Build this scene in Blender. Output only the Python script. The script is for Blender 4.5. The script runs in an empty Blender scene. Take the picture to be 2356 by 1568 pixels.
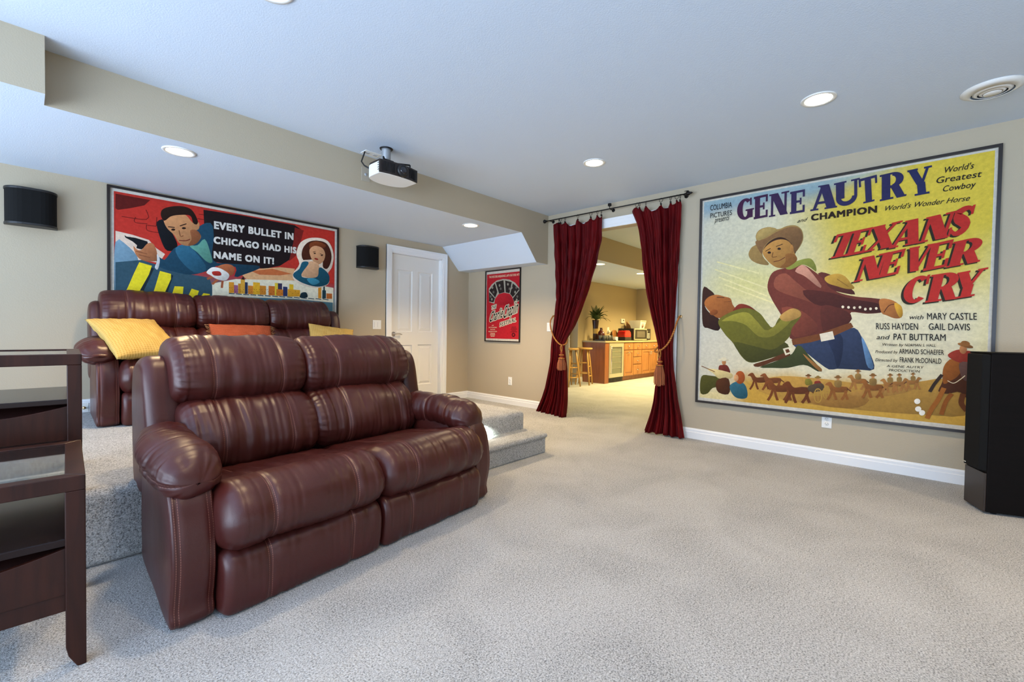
import bpy, bmesh, math, random
import numpy as np
from math import sin, cos, pi, radians, sqrt
from mathutils import Vector, Matrix, noise

SC = bpy.context.scene
COL = SC.collection

# ---------------------------------------------------------------- camera
EYE = 1.08
cam_data = bpy.data.cameras.new('camera')
cam_data.sensor_fit = 'HORIZONTAL'
cam_data.sensor_width = 36.0
cam_data.lens = 1021.7 / 2356 * 36.0
cam_data.clip_start = 0.05
cam = bpy.data.objects.new('camera', cam_data)
COL.objects.link(cam)
_y, _p, _r = radians(47.628), radians(-1.2468), radians(0.8667)
_f = Vector((sin(_y) * cos(_p), cos(_y) * cos(_p), sin(_p)))
_r0 = Vector((cos(_y), -sin(_y), 0))
_u0 = _r0.cross(_f)
_rt = cos(_r) * _r0 + sin(_r) * _u0
_up = -sin(_r) * _r0 + cos(_r) * _u0
cam.matrix_world = Matrix(((_rt.x, _up.x, -_f.x, 0), (_rt.y, _up.y, -_f.y, 0), (_rt.z, _up.z, -_f.z, EYE), (0, 0, 0, 1)))
SC.camera = cam

# ---------------------------------------------------------------- world, colour management
WORLD_STRENGTH = 5.0
world = bpy.data.worlds.new('world')
SC.world = world
world.use_nodes = True
_wt = world.node_tree
_bg = _wt.nodes['Background']
_tc = _wt.nodes.new('ShaderNodeTexCoord')
_sx = _wt.nodes.new('ShaderNodeSeparateXYZ')
_rp = _wt.nodes.new('ShaderNodeValToRGB')      # added fill: brighter below the horizon to lift the ceiling, dimmer above
_wt.links.new(_tc.outputs['Generated'], _sx.inputs[0])
_mr = _wt.nodes.new('ShaderNodeMapRange')
_mr.inputs['From Min'].default_value = -1.0
_wt.links.new(_sx.outputs['Z'], _mr.inputs['Value'])
_wt.links.new(_mr.outputs[0], _rp.inputs[0])
_rp.color_ramp.elements[0].position = 0.40; _rp.color_ramp.elements[0].color = (0.57, 0.75, 1.0, 1)
_rp.color_ramp.elements[1].position = 0.60; _rp.color_ramp.elements[1].color = (0.16, 0.22, 0.30, 1)
_wt.links.new(_rp.outputs[0], _bg.inputs[0])
_bg.inputs[1].default_value = WORLD_STRENGTH
SC.view_settings.view_transform = 'Standard'
SC.view_settings.look = 'None'
SC.view_settings.gamma = 1.0
SC.view_settings.use_curve_mapping = False
SC.view_settings.exposure = 0.45
SC.cycles.max_bounces = 8
SC.cycles.diffuse_bounces = 5
SC.cycles.glossy_bounces = 4
SC.cycles.caustics_reflective = False
SC.cycles.caustics_refractive = False
SC.cycles.sample_clamp_indirect = 6.0

# added fill lights, out of view, standing in for assumed windows
def area_light(name, loc, target, sx, sy, power, color):
    l = bpy.data.lights.new(name, 'AREA')
    l.shape = 'RECTANGLE'; l.size = sx; l.size_y = sy
    l.energy = power; l.color = color
    o = bpy.data.objects.new(name, l)
    COL.objects.link(o)
    o.location = loc
    o.rotation_euler = (Vector(target) - Vector(loc)).to_track_quat('-Z', 'Y').to_euler()
    return o
FILL_COLOR = (0.72, 0.83, 1.0)
area_light('fill_front', (0.6, -2.7, 0.7), (1.0, 1.2, 2.6), 4.6, 1.2, 22, FILL_COLOR)  # added fill aimed up at the ceiling, no source known
area_light('fill_side', (-2.65, 2.0, 1.0), (1.6, 1.7, 2.1), 5.0, 1.6, 118, FILL_COLOR)  # added cool fill from the open left side
WARM = (1.0, 0.71, 0.37)
CAN_POWER = 58
KITCHEN_WARM = (1.0, 0.76, 0.31)
KITCHEN_POWER = 165
# ---------------------------------------------------------------- helpers
def lin(h):
    h = h.lstrip('#')
    c = [int(h[i:i + 2], 16) / 255 for i in (0, 2, 4)]
    return tuple(x / 12.92 if x <= 0.04045 else ((x + 0.055) / 1.055) ** 2.4 for x in c)

MATS = {}
def mat(name, color=(0.5, 0.5, 0.5), rough=0.5, metal=0.0, spec=0.5, emit=None, emit_strength=0.0, **kw):
    if name in MATS: return MATS[name]
    m = bpy.data.materials.new(name)
    m.use_nodes = True
    b = m.node_tree.nodes['Principled BSDF']
    if isinstance(color, str): color = lin(color)
    b.inputs['Base Color'].default_value = (*color, 1)
    b.inputs['Roughness'].default_value = rough
    b.inputs['Metallic'].default_value = metal
    b.inputs['Specular IOR Level'].default_value = spec
    if emit:
        b.inputs['Emission Color'].default_value = (*emit, 1)
        b.inputs['Emission Strength'].default_value = emit_strength
    for k, v in kw.items():
        b.inputs[k.replace('_', ' ')].default_value = v
    MATS[name] = m
    return m

class NT:
    """tiny node helper"""
    def __init__(s, m):
        s.t = m.node_tree; s.b = s.t.nodes['Principled BSDF']
    def n(s, typ, **kw):
        nd = s.t.nodes.new(typ)
        for k, v in kw.items():
            if k in nd.inputs.keys(): nd.inputs[k].default_value = v
            else: setattr(nd, k, v)
        return nd
    def l(s, a, b): s.t.links.new(a, b)
    def math(s, op, a, b=None, clamp=False):
        nd = s.t.nodes.new('ShaderNodeMath'); nd.operation = op; nd.use_clamp = clamp
        for i, v in enumerate((a, b)):
            if v is None: continue
            if isinstance(v, (int, float)): nd.inputs[i].default_value = v
            else: s.l(v, nd.inputs[i])
        return nd.outputs[0]
    def ramp(s, fac, stops):
        nd = s.t.nodes.new('ShaderNodeValToRGB')
        e = nd.color_ramp.elements
        while len(e) < len(stops): e.new(0.5)
        for i, (p, c) in enumerate(stops):
            e[i].position = p; e[i].color = (*c, 1)
        s.l(fac, nd.inputs[0])
        return nd.outputs[0]
    def noise(s, scale, detail=3, rough=0.55, vec=None):
        nd = s.n('ShaderNodeTexNoise', Scale=scale, Detail=detail, Roughness=rough)
        if vec is not None: s.l(vec, nd.inputs['Vector'])
        return nd.outputs['Fac']
    def obj(s): return s.n('ShaderNodeTexCoord').outputs['Object']
    def bump(s, h, strength, dist, normal=None):
        nd = s.n('ShaderNodeBump', Strength=strength, Distance=dist)
        s.l(h, nd.inputs['Height'])
        if normal is not None: s.l(normal, nd.inputs['Normal'])
        return nd.outputs[0]
    def scaled(s, vec, sc):
        nd = s.n('ShaderNodeMapping'); nd.inputs['Scale'].default_value = sc
        s.l(vec, nd.inputs['Vector']); return nd.outputs[0]

class MB:
    """collects geometry, then links it as ONE mesh object"""
    def __init__(s): s.v = []; s.f = []; s.mi = []; s.sm = []
    def add(s, vs, fs, mi=0, smooth=False):
        o = len(s.v)
        s.v += [tuple(v) for v in vs]
        s.f += [tuple(i + o for i in f) for f in fs]
        s.mi += [mi] * len(fs); s.sm += [smooth] * len(fs)
        return s
    def box(s, x0, x1, y0, y1, z0, z1, mi=0, bev=0.0):
        if bev <= 0:
            v = [(x, y, z) for z in (z0, z1) for y in (y0, y1) for x in (x0, x1)]
            f = [(0, 2, 3, 1), (4, 5, 7, 6), (0, 1, 5, 4), (2, 6, 7, 3), (0, 4, 6, 2), (1, 3, 7, 5)]
            return s.add(v, f, mi)
        bm = bmesh.new()
        bmesh.ops.create_cube(bm, size=1.0)
        bmesh.ops.scale(bm, vec=(x1 - x0, y1 - y0, z1 - z0), verts=bm.verts)
        bmesh.ops.translate(bm, vec=((x0 + x1) / 2, (y0 + y1) / 2, (z0 + z1) / 2), verts=bm.verts)
        bmesh.ops.bevel(bm, geom=list(bm.edges), offset=bev, segments=2, affect='EDGES', profile=0.6)
        s.frombm(bm, mi); bm.free()
        return s
    def frombm(s, bm, mi=0, smooth=False):
        bm.verts.index_update()
        s.add([v.co[:] for v in bm.verts], [[v.index for v in f.verts] for f in bm.faces], mi, smooth)
    def tube(s, pts, r, n=10, mi=0, closed=False, cap=True):
        pts = [Vector(p) for p in pts]
        rs = r if isinstance(r, (list, tuple)) else [r] * len(pts)
        N = len(pts); vs = []
        prev = None
        for i, p in enumerate(pts):
            if closed: d = pts[(i + 1) % N] - pts[i - 1]
            else: d = pts[min(i + 1, N - 1)] - pts[max(i - 1, 0)]
            d.normalize()
            if prev is None:
                a = Vector((0, 0, 1)) if abs(d.z) < 0.9 else Vector((1, 0, 0))
                u = d.cross(a).normalized()
            else:
                u = (prev - d * prev.dot(d)).normalized()
            prev = u
            w = d.cross(u)
            for k in range(n):
                a = 2 * pi * k / n
                vs.append(p + (u * cos(a) + w * sin(a)) * rs[i])
        fs = []
        for i in range(N if closed else N - 1):
            j = (i + 1) % N
            for k in range(n):
                k2 = (k + 1) % n
                fs.append((i * n + k, i * n + k2, j * n + k2, j * n + k))
        if cap and not closed:
            fs.append(tuple(range(n))[::-1]); fs.append(tuple((N - 1) * n + k for k in range(n)))
        return s.add(vs, fs, mi, True)
    def lathe(s, prof, o=(0, 0, 0), axis='z', n=24, mi=0, smooth=True):
        """prof: list of (radius, height) from bottom to top"""
        vs = []
        for r, h in prof:
            for k in range(n):
                a = 2 * pi * k / n
                c = (r * cos(a), r * sin(a), h)
                if axis == 'x': c = (h, c[0], c[1])
                elif axis == 'y': c = (c[1], h, c[0])
                vs.append((c[0] + o[0], c[1] + o[1], c[2] + o[2]))
        fs = []
        for i in range(len(prof) - 1):
            for k in range(n):
                k2 = (k + 1) % n
                fs.append((i * n + k, i * n + k2, (i + 1) * n + k2, (i + 1) * n + k))
        fs.append(tuple(range(n))[::-1])
        m = (len(prof) - 1) * n
        fs.append(tuple(m + k for k in range(n)))
        return s.add(vs, fs, mi, smooth)
    def prism(s, pts, a0, a1, axis='z', mi=0, smooth=False):
        """extrude a 2-D outline; axis = extrusion axis. axis x: pts=(y,z); y: (x,z); z: (x,y)"""
        def P(p, a):
            return {'x': (a, p[0], p[1]), 'y': (p[0], a, p[1]), 'z': (p[0], p[1], a)}[axis]
        n = len(pts)
        vs = [P(p, a0) for p in pts] + [P(p, a1) for p in pts]
        fs = [tuple(range(n))[::-1], tuple(range(n, 2 * n))]
        s.add(vs, fs, mi, False)
        o = len(s.v) - 2 * n
        for i in range(n):
            j = (i + 1) % n
            s.f.append((o + i, o + j, o + n + j, o + n + i)); s.mi.append(mi); s.sm.append(smooth)
        return s
    def build(s, name, mats, parent=None, loc=None, rotz=None, fix=True):
        me = bpy.data.meshes.new(name)
        me.from_pydata(s.v, [], s.f)
        if not isinstance(mats, (list, tuple)): mats = [mats]
        for m in mats: me.materials.append(m)
        me.polygons.foreach_set('material_index', s.mi)
        me.polygons.foreach_set('use_smooth', s.sm)
        if fix:
            bm = bmesh.new(); bm.from_mesh(me)
            bmesh.ops.recalc_face_normals(bm, faces=bm.faces)
            bm.to_mesh(me); bm.free()
        o = bpy.data.objects.new(name, me)
        COL.objects.link(o)
        if parent is not None: o.parent = parent
        if loc is not None: o.location = loc
        if rotz is not None: o.rotation_euler = (0, 0, rotz)
        return o

def tag(o, label=None, cat=None, group=None, kind=None):
    if label: o['label'] = label
    if cat: o['category'] = cat
    if group: o['group'] = group
    if kind: o['kind'] = kind
    return o
def thing(name, label, cat, loc=(0, 0, 0), rotz=0.0, group=None):
    o = bpy.data.objects.new(name, None)
    o.empty_display_size = 0.1
    COL.objects.link(o)
    o.location = loc; o.rotation_euler = (0, 0, rotz)
    return tag(o, label, cat, group)
def struct(o): o['kind'] = 'structure'; return o
def copy_tree(o, parent=None):
    c = o.copy(); COL.objects.link(c)
    if parent is not None: c.parent = parent
    for ch in list(o.children): copy_tree(ch, c)
    return c
def auto_bevel(o, w=0.003, seg=2):
    m = o.modifiers.new('bevel', 'BEVEL'); m.width = w; m.segments = seg; m.limit_method = 'ANGLE'; m.angle_limit = radians(40)
    return o
def sstep(a, b, x):
    t = min(1, max(0, (x - a) / (b - a))); return t * t * (3 - 2 * t)
def lut(tab, x):
    """piecewise smooth interpolation, tab sorted by x ascending"""
    if x <= tab[0][0]: return tab[0][1]
    for (x0, y0), (x1, y1) in zip(tab, tab[1:]):
        if x <= x1:
            return y0 + (y1 - y0) * (x - x0) / (x1 - x0)
    return tab[-1][1]
def crspline(pts, n, closed=True):
    """Catmull-Rom resample to n points evenly by arc length"""
    P = [Vector((*p, 0)) if len(p) == 2 else Vector(p) for p in pts]
    N = len(P); out = []
    segs = N if closed else N - 1
    for i in range(segs):
        p1, p2 = P[i], P[(i + 1) % N]
        p0 = P[(i - 1) % N] if closed else P[max(i - 1, 0)]
        p3 = P[(i + 2) % N] if closed else P[min(i + 2, N - 1)]
        for k in range(16):
            t = k / 16
            out.append(0.5 * ((2 * p1) + (p2 - p0) * t + (2 * p0 - 5 * p1 + 4 * p2 - p3) * t * t + (3 * p1 - p0 - 3 * p2 + p3) * t ** 3))
    if closed: out.append(out[0].copy())
    else: out.append(P[-1].copy())
    L = [0]
    for a, b in zip(out, out[1:]): L.append(L[-1] + (b - a).length)
    res = []; j = 0
    m = n if closed else n - 1
    for k in range(n):
        d = L[-1] * k / m
        while j < len(L) - 2 and L[j + 1] < d: j += 1
        t = (d - L[j]) / max(1e-9, L[j + 1] - L[j])
        res.append(out[j].lerp(out[j + 1], min(1, t)))
    return res, L[-1]

# ---------------------------------------------------------------- materials
def wall_paint(name, color, bump=0.25):
    m = mat(name, color, 0.75, spec=0.25)
    t = NT(m); v = t.obj()
    t.l(t.bump(t.noise(140, 2, 0.5, v), bump, 0.003), t.b.inputs['Normal'])
    return m
M_WALL = wall_paint('wall_paint_tan', lin('#b3a791'))
M_CEIL = wall_paint('ceiling_paint', lin('#ccd8e6'), 0.3)
M_TRIM = mat('white_trim', lin('#e8eaec'), 0.35)
M_DOOR = mat('white_door', lin('#dfdfdc'), 0.4)

def carpet(name, a, b, c):
    m = mat(name, b, 0.95, spec=0.1)
    t = NT(m); v = t.obj()
    sw = t.n('ShaderNodeTexNoise', Scale=2.3, Detail=3.0, Roughness=0.5, Distortion=0.8); t.l(v, sw.inputs['Vector'])
    fl = t.noise(170, 3, 0.7, v)
    fl2 = t.noise(60, 3, 0.6, v)
    s1 = t.math('MULTIPLY', t.math('SUBTRACT', sw.outputs['Fac'], 0.5), 0.42)
    s2 = t.math('MULTIPLY', t.math('SUBTRACT', fl, 0.5), 2.9)
    s3 = t.math('MULTIPLY', t.math('SUBTRACT', fl2, 0.5), 0.5)
    k = t.math('ADD', t.math('ADD', t.math('ADD', s1, s2), s3), 0.5, True)
    t.l(t.ramp(k, [(0.0, a), (0.45, b), (1.0, c)]), t.b.inputs['Base Color'])
    t.l(t.bump(t.math('ADD', fl, fl2), 0.9, 0.008), t.b.inputs['Normal'])
    t.b.inputs['Sheen Weight'].default_value = 0.15
    return m
M_CARPET = carpet('carpet', lin('#626363'), lin('#b0b1b1'), lin('#d8d9d9'))

def leather(name):
    m = mat(name, lin('#5a2a27'), 0.36, spec=0.5)
    t = NT(m); v = t.obj()
    su = t.n('ShaderNodeAttribute', attribute_name='seam_u').outputs['Fac']
    sv = t.n('ShaderNodeAttribute', attribute_name='seam_v').outputs['Fac']
    pm = t.n('ShaderNodeAttribute', attribute_name='perim').outputs['Fac']
    pu = t.n('ShaderNodeAttribute', attribute_name='along').outputs['Fac']
    def line(d, off, w):
        x = t.math('ABSOLUTE', t.math('SUBTRACT', t.math('ABSOLUTE', d), off))
        return t.math('LESS_THAN', x, w)
    dash = t.math('LESS_THAN', t.math('FRACT', t.math('MULTIPLY', pm, 110.0)), 0.72)
    dash2 = t.math('LESS_THAN', t.math('FRACT', t.math('MULTIPLY', pu, 110.0)), 0.72)
    th = t.math('MULTIPLY', line(su, 0.0065, 0.0011), dash)
    inside = t.math('GREATER_THAN', su, 0.0)
    th2 = t.math('MULTIPLY', t.math('MULTIPLY', line(sv, 0.0065, 0.0015), dash2), inside)
    thread = t.math('MAXIMUM', th, th2)
    g1 = line(su, 0.0, 0.0016)
    g2 = t.math('MULTIPLY', line(sv, 0.0, 0.0016), inside)
    groove = t.math('MAXIMUM', g1, g2)
    mott = t.noise(5, 1, 0.5, v)
    base = t.ramp(mott, [(0.0, lin('#36130f')), (1.0, lin('#4b1c18'))])
    mx = t.n('ShaderNodeMixRGB'); t.l(thread, mx.inputs[0]); t.l(base, mx.inputs[1]); mx.inputs[2].default_value = (*lin('#7c5045'), 1)
    t.l(mx.outputs[0], t.b.inputs['Base Color'])
    grain = t.n('ShaderNodeTexVoronoi', Scale=260.0); t.l(v, grain.inputs['Vector'])
    wr = t.n('ShaderNodeTexNoise', Scale=14.0, Detail=3.0, Roughness=0.5, Distortion=0.3); t.l(v, wr.inputs['Vector'])
    h = t.math('ADD', t.math('MULTIPLY', t.noise(330, 2, 0.6, v), 0.10), t.math('MULTIPLY', wr.outputs['Fac'], 0.35))
    h = t.math('SUBTRACT', h, t.math('MULTIPLY', groove, 0.25))
    t.l(t.bump(h, 0.3, 0.010), t.b.inputs['Normal'])
    t.l(t.math('ADD', t.math('MULTIPLY', mott, 0.10), 0.31), t.b.inputs['Roughness'])
    return m
M_LEATHER = leather('burgundy_leather')

def wood(name, c0, c1, scale=(18, 18, 1.6), rough=0.4, bump=0.1):
    m = mat(name, c0, rough, spec=0.5)
    t = NT(m); v = t.scaled(t.obj(), scale)
    n = t.n('ShaderNodeTexNoise', Scale=1.6, Detail=5.0, Roughness=0.6, Distortion=0.6); t.l(v, n.inputs['Vector'])
    t.l(t.ramp(n.outputs['Fac'], [(0.3, c0), (0.7, c1)]), t.b.inputs['Base Color'])
    t.l(t.bump(n.outputs['Fac'], bump, 0.002), t.b.inputs['Normal'])
    return m
M_ESPRESSO = wood('espresso_wood', lin('#24100b'), lin('#3a1c13'), rough=0.38)
M_ESPRESSO.node_tree.nodes['Principled BSDF'].inputs['Specular IOR Level'].default_value = 0.28
M_CABINET = wood('cabinet_oak', lin('#8a5a33'), lin('#b37c48'), rough=0.4)
M_PANEL = wood('cabinet_end_panel', lin('#7c4522'), lin('#95582d'), rough=0.4)
M_STOOL = wood('stool_pine', lin('#a97c3a'), lin('#c59a54'), rough=0.4)
M_BLACK = mat('black_plastic', (0.008, 0.008, 0.009), 0.45)
M_BLACKWOOD = wood('black_ash', lin('#080606'), lin('#0e0909'), (3, 3, 40), 0.6, 0.05)
M_BLACKWOOD.node_tree.nodes['Principled BSDF'].inputs['Specular IOR Level'].default_value = 0.12
M_GRILLE = mat('speaker_cloth', (0.006, 0.006, 0.006), 0.9, spec=0.2)
M_IRON = mat('bronze_iron', (0.012, 0.009, 0.008), 0.45, metal=0.6)
M_FRAME = mat('dark_frame', lin('#1c1210'), 0.35)
M_WHITEPL = mat('white_plastic', lin('#e6e6e2'), 0.4)
M_GREYPL = mat('grey_plastic', lin('#b4b8bd'), 0.4)
M_CHROME = mat('chrome', (0.75, 0.75, 0.74), 0.2, metal=1.0)
M_BRASS = mat('brass', (0.7, 0.5, 0.25), 0.25, metal=1.0)
M_NICKEL = mat('brushed_nickel', (0.55, 0.5, 0.44), 0.35, metal=1.0)
M_GLASS = mat('table_glass', (0.85, 0.9, 0.9), 0.03, Transmission_Weight=1.0, IOR=1.45)
M_LAMP = mat('lamp_lens', (1, 1, 1), 0.5, emit=(1.0, 0.88, 0.62), emit_strength=14)
M_LAMPK = mat('lamp_lens_amber', (1, 1, 1), 0.5, emit=(1.0, 0.80, 0.36), emit_strength=14)

def velvet(name):
    m = mat(name, lin('#5c0812'), 0.6, spec=0.12)
    t = NT(m)
    v = t.scaled(t.obj(), (6, 6, 0.8))
    n = t.n('ShaderNodeTexNoise', Scale=4.0, Detail=4.0, Roughness=0.6); t.l(v, n.inputs['Vector'])
    t.l(t.ramp(n.outputs['Fac'], [(0.3, lin('#3a0206')), (0.7, lin('#62060a'))]), t.b.inputs['Base Color'])
    t.b.inputs['Sheen Weight'].default_value = 0.18
    t.b.inputs['Sheen Roughness'].default_value = 0.35
    t.b.inputs['Sheen Tint'].default_value = (0.9, 0.12, 0.15, 1)
    t.l(t.bump(n.outputs['Fac'], 0.2, 0.01), t.b.inputs['Normal'])
    return m
M_VELVET = velvet('red_velvet')
# ================================================================= THE ROOM
RX = 4.655      # right wall
BY = 5.176      # back wall
CZ = 2.605      # ceiling
SY, SZ = 3.63, 2.30   # soffit face and underside
PZ = 0.345      # platform top
LX, FY = -2.75, -2.9  # open left side and front wall
KX, KY = 10.82, 5.47  # far room
KS, KZ = 3.735, 2.228
O0, O1, OZ = 1.98, 3.36, 2.32  # curtained opening in the right wall

def floor_z(x, y):
    return 0.04 * sstep(2.9, 3.8, y) * sstep(2.85, 3.3, x) * (1 - sstep(4.7, 6.0, x))
m = MB()
xs = sorted(set([LX, 0, 1, 2, 2.85] + [2.85 + 0.09 * i for i in range(1, 36)] + [6.2, 7.5, 9, KX]))
ys = sorted(set([FY, -1, 0, 1, 2, 2.9] + [2.9 + 0.09 * i for i in range(1, 11)] + [4.2, 5.2, 6.9]))
vs = [(x, y, floor_z(x, y)) for y in ys for x in xs]
nx = len(xs)
fs = [(j * nx + i, j * nx + i + 1, (j + 1) * nx + i + 1, (j + 1) * nx + i) for j in range(len(ys) - 1) for i in range(nx - 1)]
m.add(vs, fs, 0, True)
struct(m.build('floor', M_CARPET))

# ceiling: main slab over both rooms
struct(MB().box(LX, KX, FY, KS, CZ, CZ + 0.1).build('ceiling', M_CEIL))
# soffit: tan face, white underside, boxed chase along the right wall
JX, JY = 0.078, 3.45
m = MB()
def quad(mb, a, b, c, d, mi=0): mb.add([a, b, c, d], [(0, 1, 2, 3)], mi)
quad(m, (JX, SY, SZ), (4.125, SY, SZ), (4.125, SY, CZ), (JX, SY, CZ), 0)                 # face
m.add([(4.125, SY, SZ), (4.421, SY, 1.97), (RX, SY, 1.97), (RX, SY, CZ), (4.125, SY, CZ)], [(0, 1, 2, 3, 4)], 0)
quad(m, (JX, JY, SZ), (JX, SY, SZ), (JX, SY, CZ), (JX, JY, CZ), 0)
quad(m, (LX, JY, SZ), (JX, JY, SZ), (JX, JY, CZ), (LX, JY, CZ), 0)
struct(m.build('trim_soffit_face', M_WALL, fix=False))
m = MB()
m.add([(JX, SY, SZ), (4.125, SY, SZ), (4.125, BY, SZ), (LX, BY, SZ), (LX, JY, SZ), (JX, JY, SZ)], [(0, 1, 2, 3, 4, 5)], 0)
quad(m, (4.125, SY, SZ), (4.421, SY, 1.97), (4.45, BY, 1.98), (4.131, BY, SZ), 0)
quad(m, (4.421, SY, 1.97), (RX, SY, 1.97), (RX, BY, 1.98), (4.45, BY, 1.98), 0)
struct(m.build('ceiling_soffit', M_CEIL, fix=False))

# walls
D0, D1, DT = 3.28, 4.128, 2.115   # door opening in the back wall
m = MB()
m.box(LX, D0, BY, BY + 0.12, 0, CZ)
m.box(D1, RX + 0.13, BY, BY + 0.12, 0, CZ)
m.box(D0, D1, BY, BY + 0.12, DT, CZ)
struct(m.build('wall_back', M_WALL))
m = MB()
m.box(RX, RX + 0.13, FY, O0, 0, CZ)
m.box(RX, RX + 0.13, O1, BY + 0.12, 0, CZ)
m.box(RX, RX + 0.13, O0, O1, OZ, CZ)
struct(m.build('wall_right', M_WALL))

# platform and its step
m = MB()
def rounded_slab(mb, x0, x1, y0, y1, z0, z1, r=0.03, nose=0.0):
    yb = y0 - nose
    pts = []
    c0 = (yb + r, z1 - r)
    start = pi if not nose else pi * 1.35
    for k in range(9):
        a = start - (start - pi / 2) * k / 8
        pts.append((c0[0] + r * cos(a), c0[1] + r * sin(a)))
    prof = [(y0, z0)] + ([(y0, z1 - 2 * r)] if nose else []) + pts + [(y1, z1), (y1, z0)]
    mb.prism(prof, x0, x1, 'x', 0, False)
rounded_slab(m, LX, 3.13, 2.68, BY, 0, PZ, 0.045)
auto_bevel(struct(m.build('floor_platform', M_CARPET)), 0.03, 3)
m = MB()
rounded_slab(m, 2.05, 3.145, 2.44, 2.69, 0, 0.178, 0.022, 0.022)
auto_bevel(struct(m.build('floor_step', M_CARPET)), 0.012, 2)

# baseboards
def base_profile(d=0.016, h=0.108):
    return [(0, 0), (d, 0), (d, h * 0.62), (d * 0.75, h * 0.68), (d * 0.75, h * 0.86), (d * 0.4, h * 0.93), (d * 0.3, h), (0, h)]
def baseboard(name, axis, at, a0, a1, z0, sgn, h=0.108):
    pr = base_profile(h=h)
    mb = MB()
    if axis == 'y':   # runs along y on a wall at x = at
        pts = [(at + sgn * d, z0 + z) for d, z in pr]
        mb.prism(pts, a0, a1, 'y')
    else:
        pts = [(at + sgn * d, z0 + z) for d, z in pr]
        mb.prism(pts, a0, a1, 'x')
    return struct(mb.build(name, M_TRIM))
baseboard('baseboard_right', 'y', RX, FY, O0 - 0.1, 0.0, -1)
baseboard('baseboard_alcove', 'y', RX, O1 + 0.1, BY, 0.03, -1, 0.112)
baseboard('baseboard_back', 'x', BY, 4.215, RX, 0.03, -1, 0.112)
baseboard('baseboard_platform', 'x', BY, LX, 3.19, PZ, -1)

# casing of the curtained opening
m = MB()
cw = 0.105
for d, a, b in ((0.014, 0.0, cw), (0.020, 0.03, cw - 0.022), (0.026, cw - 0.03, cw)):
    m.box(RX - d, RX, O0 - b, O1 + b, OZ + a, OZ + b)
    m.box(RX - d, RX, O0 - b, O0 - a, 0, OZ + a)
    m.box(RX - d, RX, O1 + a, O1 + b, 0, OZ + a)
struct(m.build('trim_opening', M_TRIM))

# six-panel door with casing, jamb and lever handle
m = MB()
cw = 0.083
for d, a, b in ((0.012, 0.0, cw), (0.018, 0.02, cw - 0.02), (0.024, cw - 0.024, cw)):
    m.box(D0 - b, D1 + b, BY - d, BY, DT + a, DT + b)
    m.box(D0 - b, D0 - a, BY - d, BY, 0.03, DT + a)
    m.box(D1 + a, D1 + b, BY - d, BY, 0.03, DT + a)
m.box(D0, D0 + 0.012, BY, BY + 0.12, 0.03, DT); m.box(D1 - 0.012, D1, BY, BY + 0.12, 0.03, DT)
m.box(D0, D1, BY, BY + 0.12, DT - 0.012, DT)
struct(m.build('trim_door', M_TRIM))
def panel_door(mb, x0, x1, z0, z1, y, th=0.035):
    w = x1 - x0
    st = 0.115; mid = 0.1
    cols = [(x0 + st, (x0 + x1) / 2 - mid / 2), ((x0 + x1) / 2 + mid / 2, x1 - st)]
    rows = [(z0 + 0.2, z0 + 0.85), (z0 + 1.0, z0 + 1.88)]
    rows = [(z0 + 0.23, z0 + 0.80), (z0 + 0.98, z0 + 1.83)]
    xsx = [x0, cols[0][0], cols[0][1], cols[1][0], cols[1][1], x1]
    zsz = [z0, rows[0][0], rows[0][1], rows[1][0], rows[1][1], z1]
    for i in range(5):
        for j in range(5):
            a, b, c, d = xsx[i], xsx[i + 1], zsz[j], zsz[j + 1]
            if i in (1, 3) and j in (1, 3):
                prev = (a, b, c, d, 0.0)
                steps = [(0.008, 0.012), (0.022, 0.012), (0.05, 0.003)]
                for ins, dep in steps:
                    cur = (a + ins, b - ins, c + ins, d - ins, dep)
                    p = [(prev[0], y + prev[4], prev[2]), (prev[1], y + prev[4], prev[2]), (prev[1], y + prev[4], prev[3]), (prev[0], y + prev[4], prev[3])]
                    q = [(cur[0], y + cur[4], cur[2]), (cur[1], y + cur[4], cur[2]), (cur[1], y + cur[4], cur[3]), (cur[0], y + cur[4], cur[3])]
                    mb.add(p + q, [(0, 1, 5, 4), (1, 2, 6, 5), (2, 3, 7, 6), (3, 0, 4, 7)])
                    prev = cur
                mb.add([(prev[0], y + prev[4], prev[2]), (prev[1], y + prev[4], prev[2]), (prev[1], y + prev[4], prev[3]), (prev[0], y + prev[4], prev[3])], [(0, 1, 2, 3)])
            else:
                mb.add([(a, y, c), (b, y, c), (b, y, d), (a, y, d)], [(0, 1, 2, 3)])
    mb.add([(x0, y, z0), (x1, y, z0), (x1, y, z1), (x0, y, z1), (x0, y + th, z0), (x1, y + th, z0), (x1, y + th, z1), (x0, y + th, z1)],
           [(4, 7, 6, 5), (0, 4, 5, 1), (1, 5, 6, 2), (2, 6, 7, 3), (3, 7, 4, 0)])
m = MB()
panel_door(m, D0 + 0.014, D1 - 0.014, 0.07, DT - 0.014, BY + 0.06)
door = struct(m.build('door_1', M_DOOR, fix=False))
m = MB()
hx, hz, hy = D0 + 0.075, 1.02, BY + 0.06
m.lathe([(0.0, -0.001), (0.03, -0.001), (0.03, 0.006), (0.012, 0.012), (0.010, 0.04), (0.0, 0.04)], (hx, hy, hz), 'y', 20)
for i in range(len(m.v)):
    x, y, z = m.v[i]; m.v[i] = (x, 2 * hy - y, z)
m.tube([(hx, hy - 0.04, hz), (hx + 0.03, hy - 0.045, hz + 0.004), (hx + 0.07, hy - 0.045, hz + 0.006), (hx + 0.11, hy - 0.042, hz - 0.006)], [0.009, 0.008, 0.007, 0.006], 8)
tag(m.build('door_handle', M_NICKEL, door), 'dark nickel lever handle')

# the unseen left side has no wall, so that the world fill enters
struct(MB().box(LX - 0.1, RX + 0.13, FY - 0.1, FY, 0, CZ).build('wall_front', M_WALL))
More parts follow.
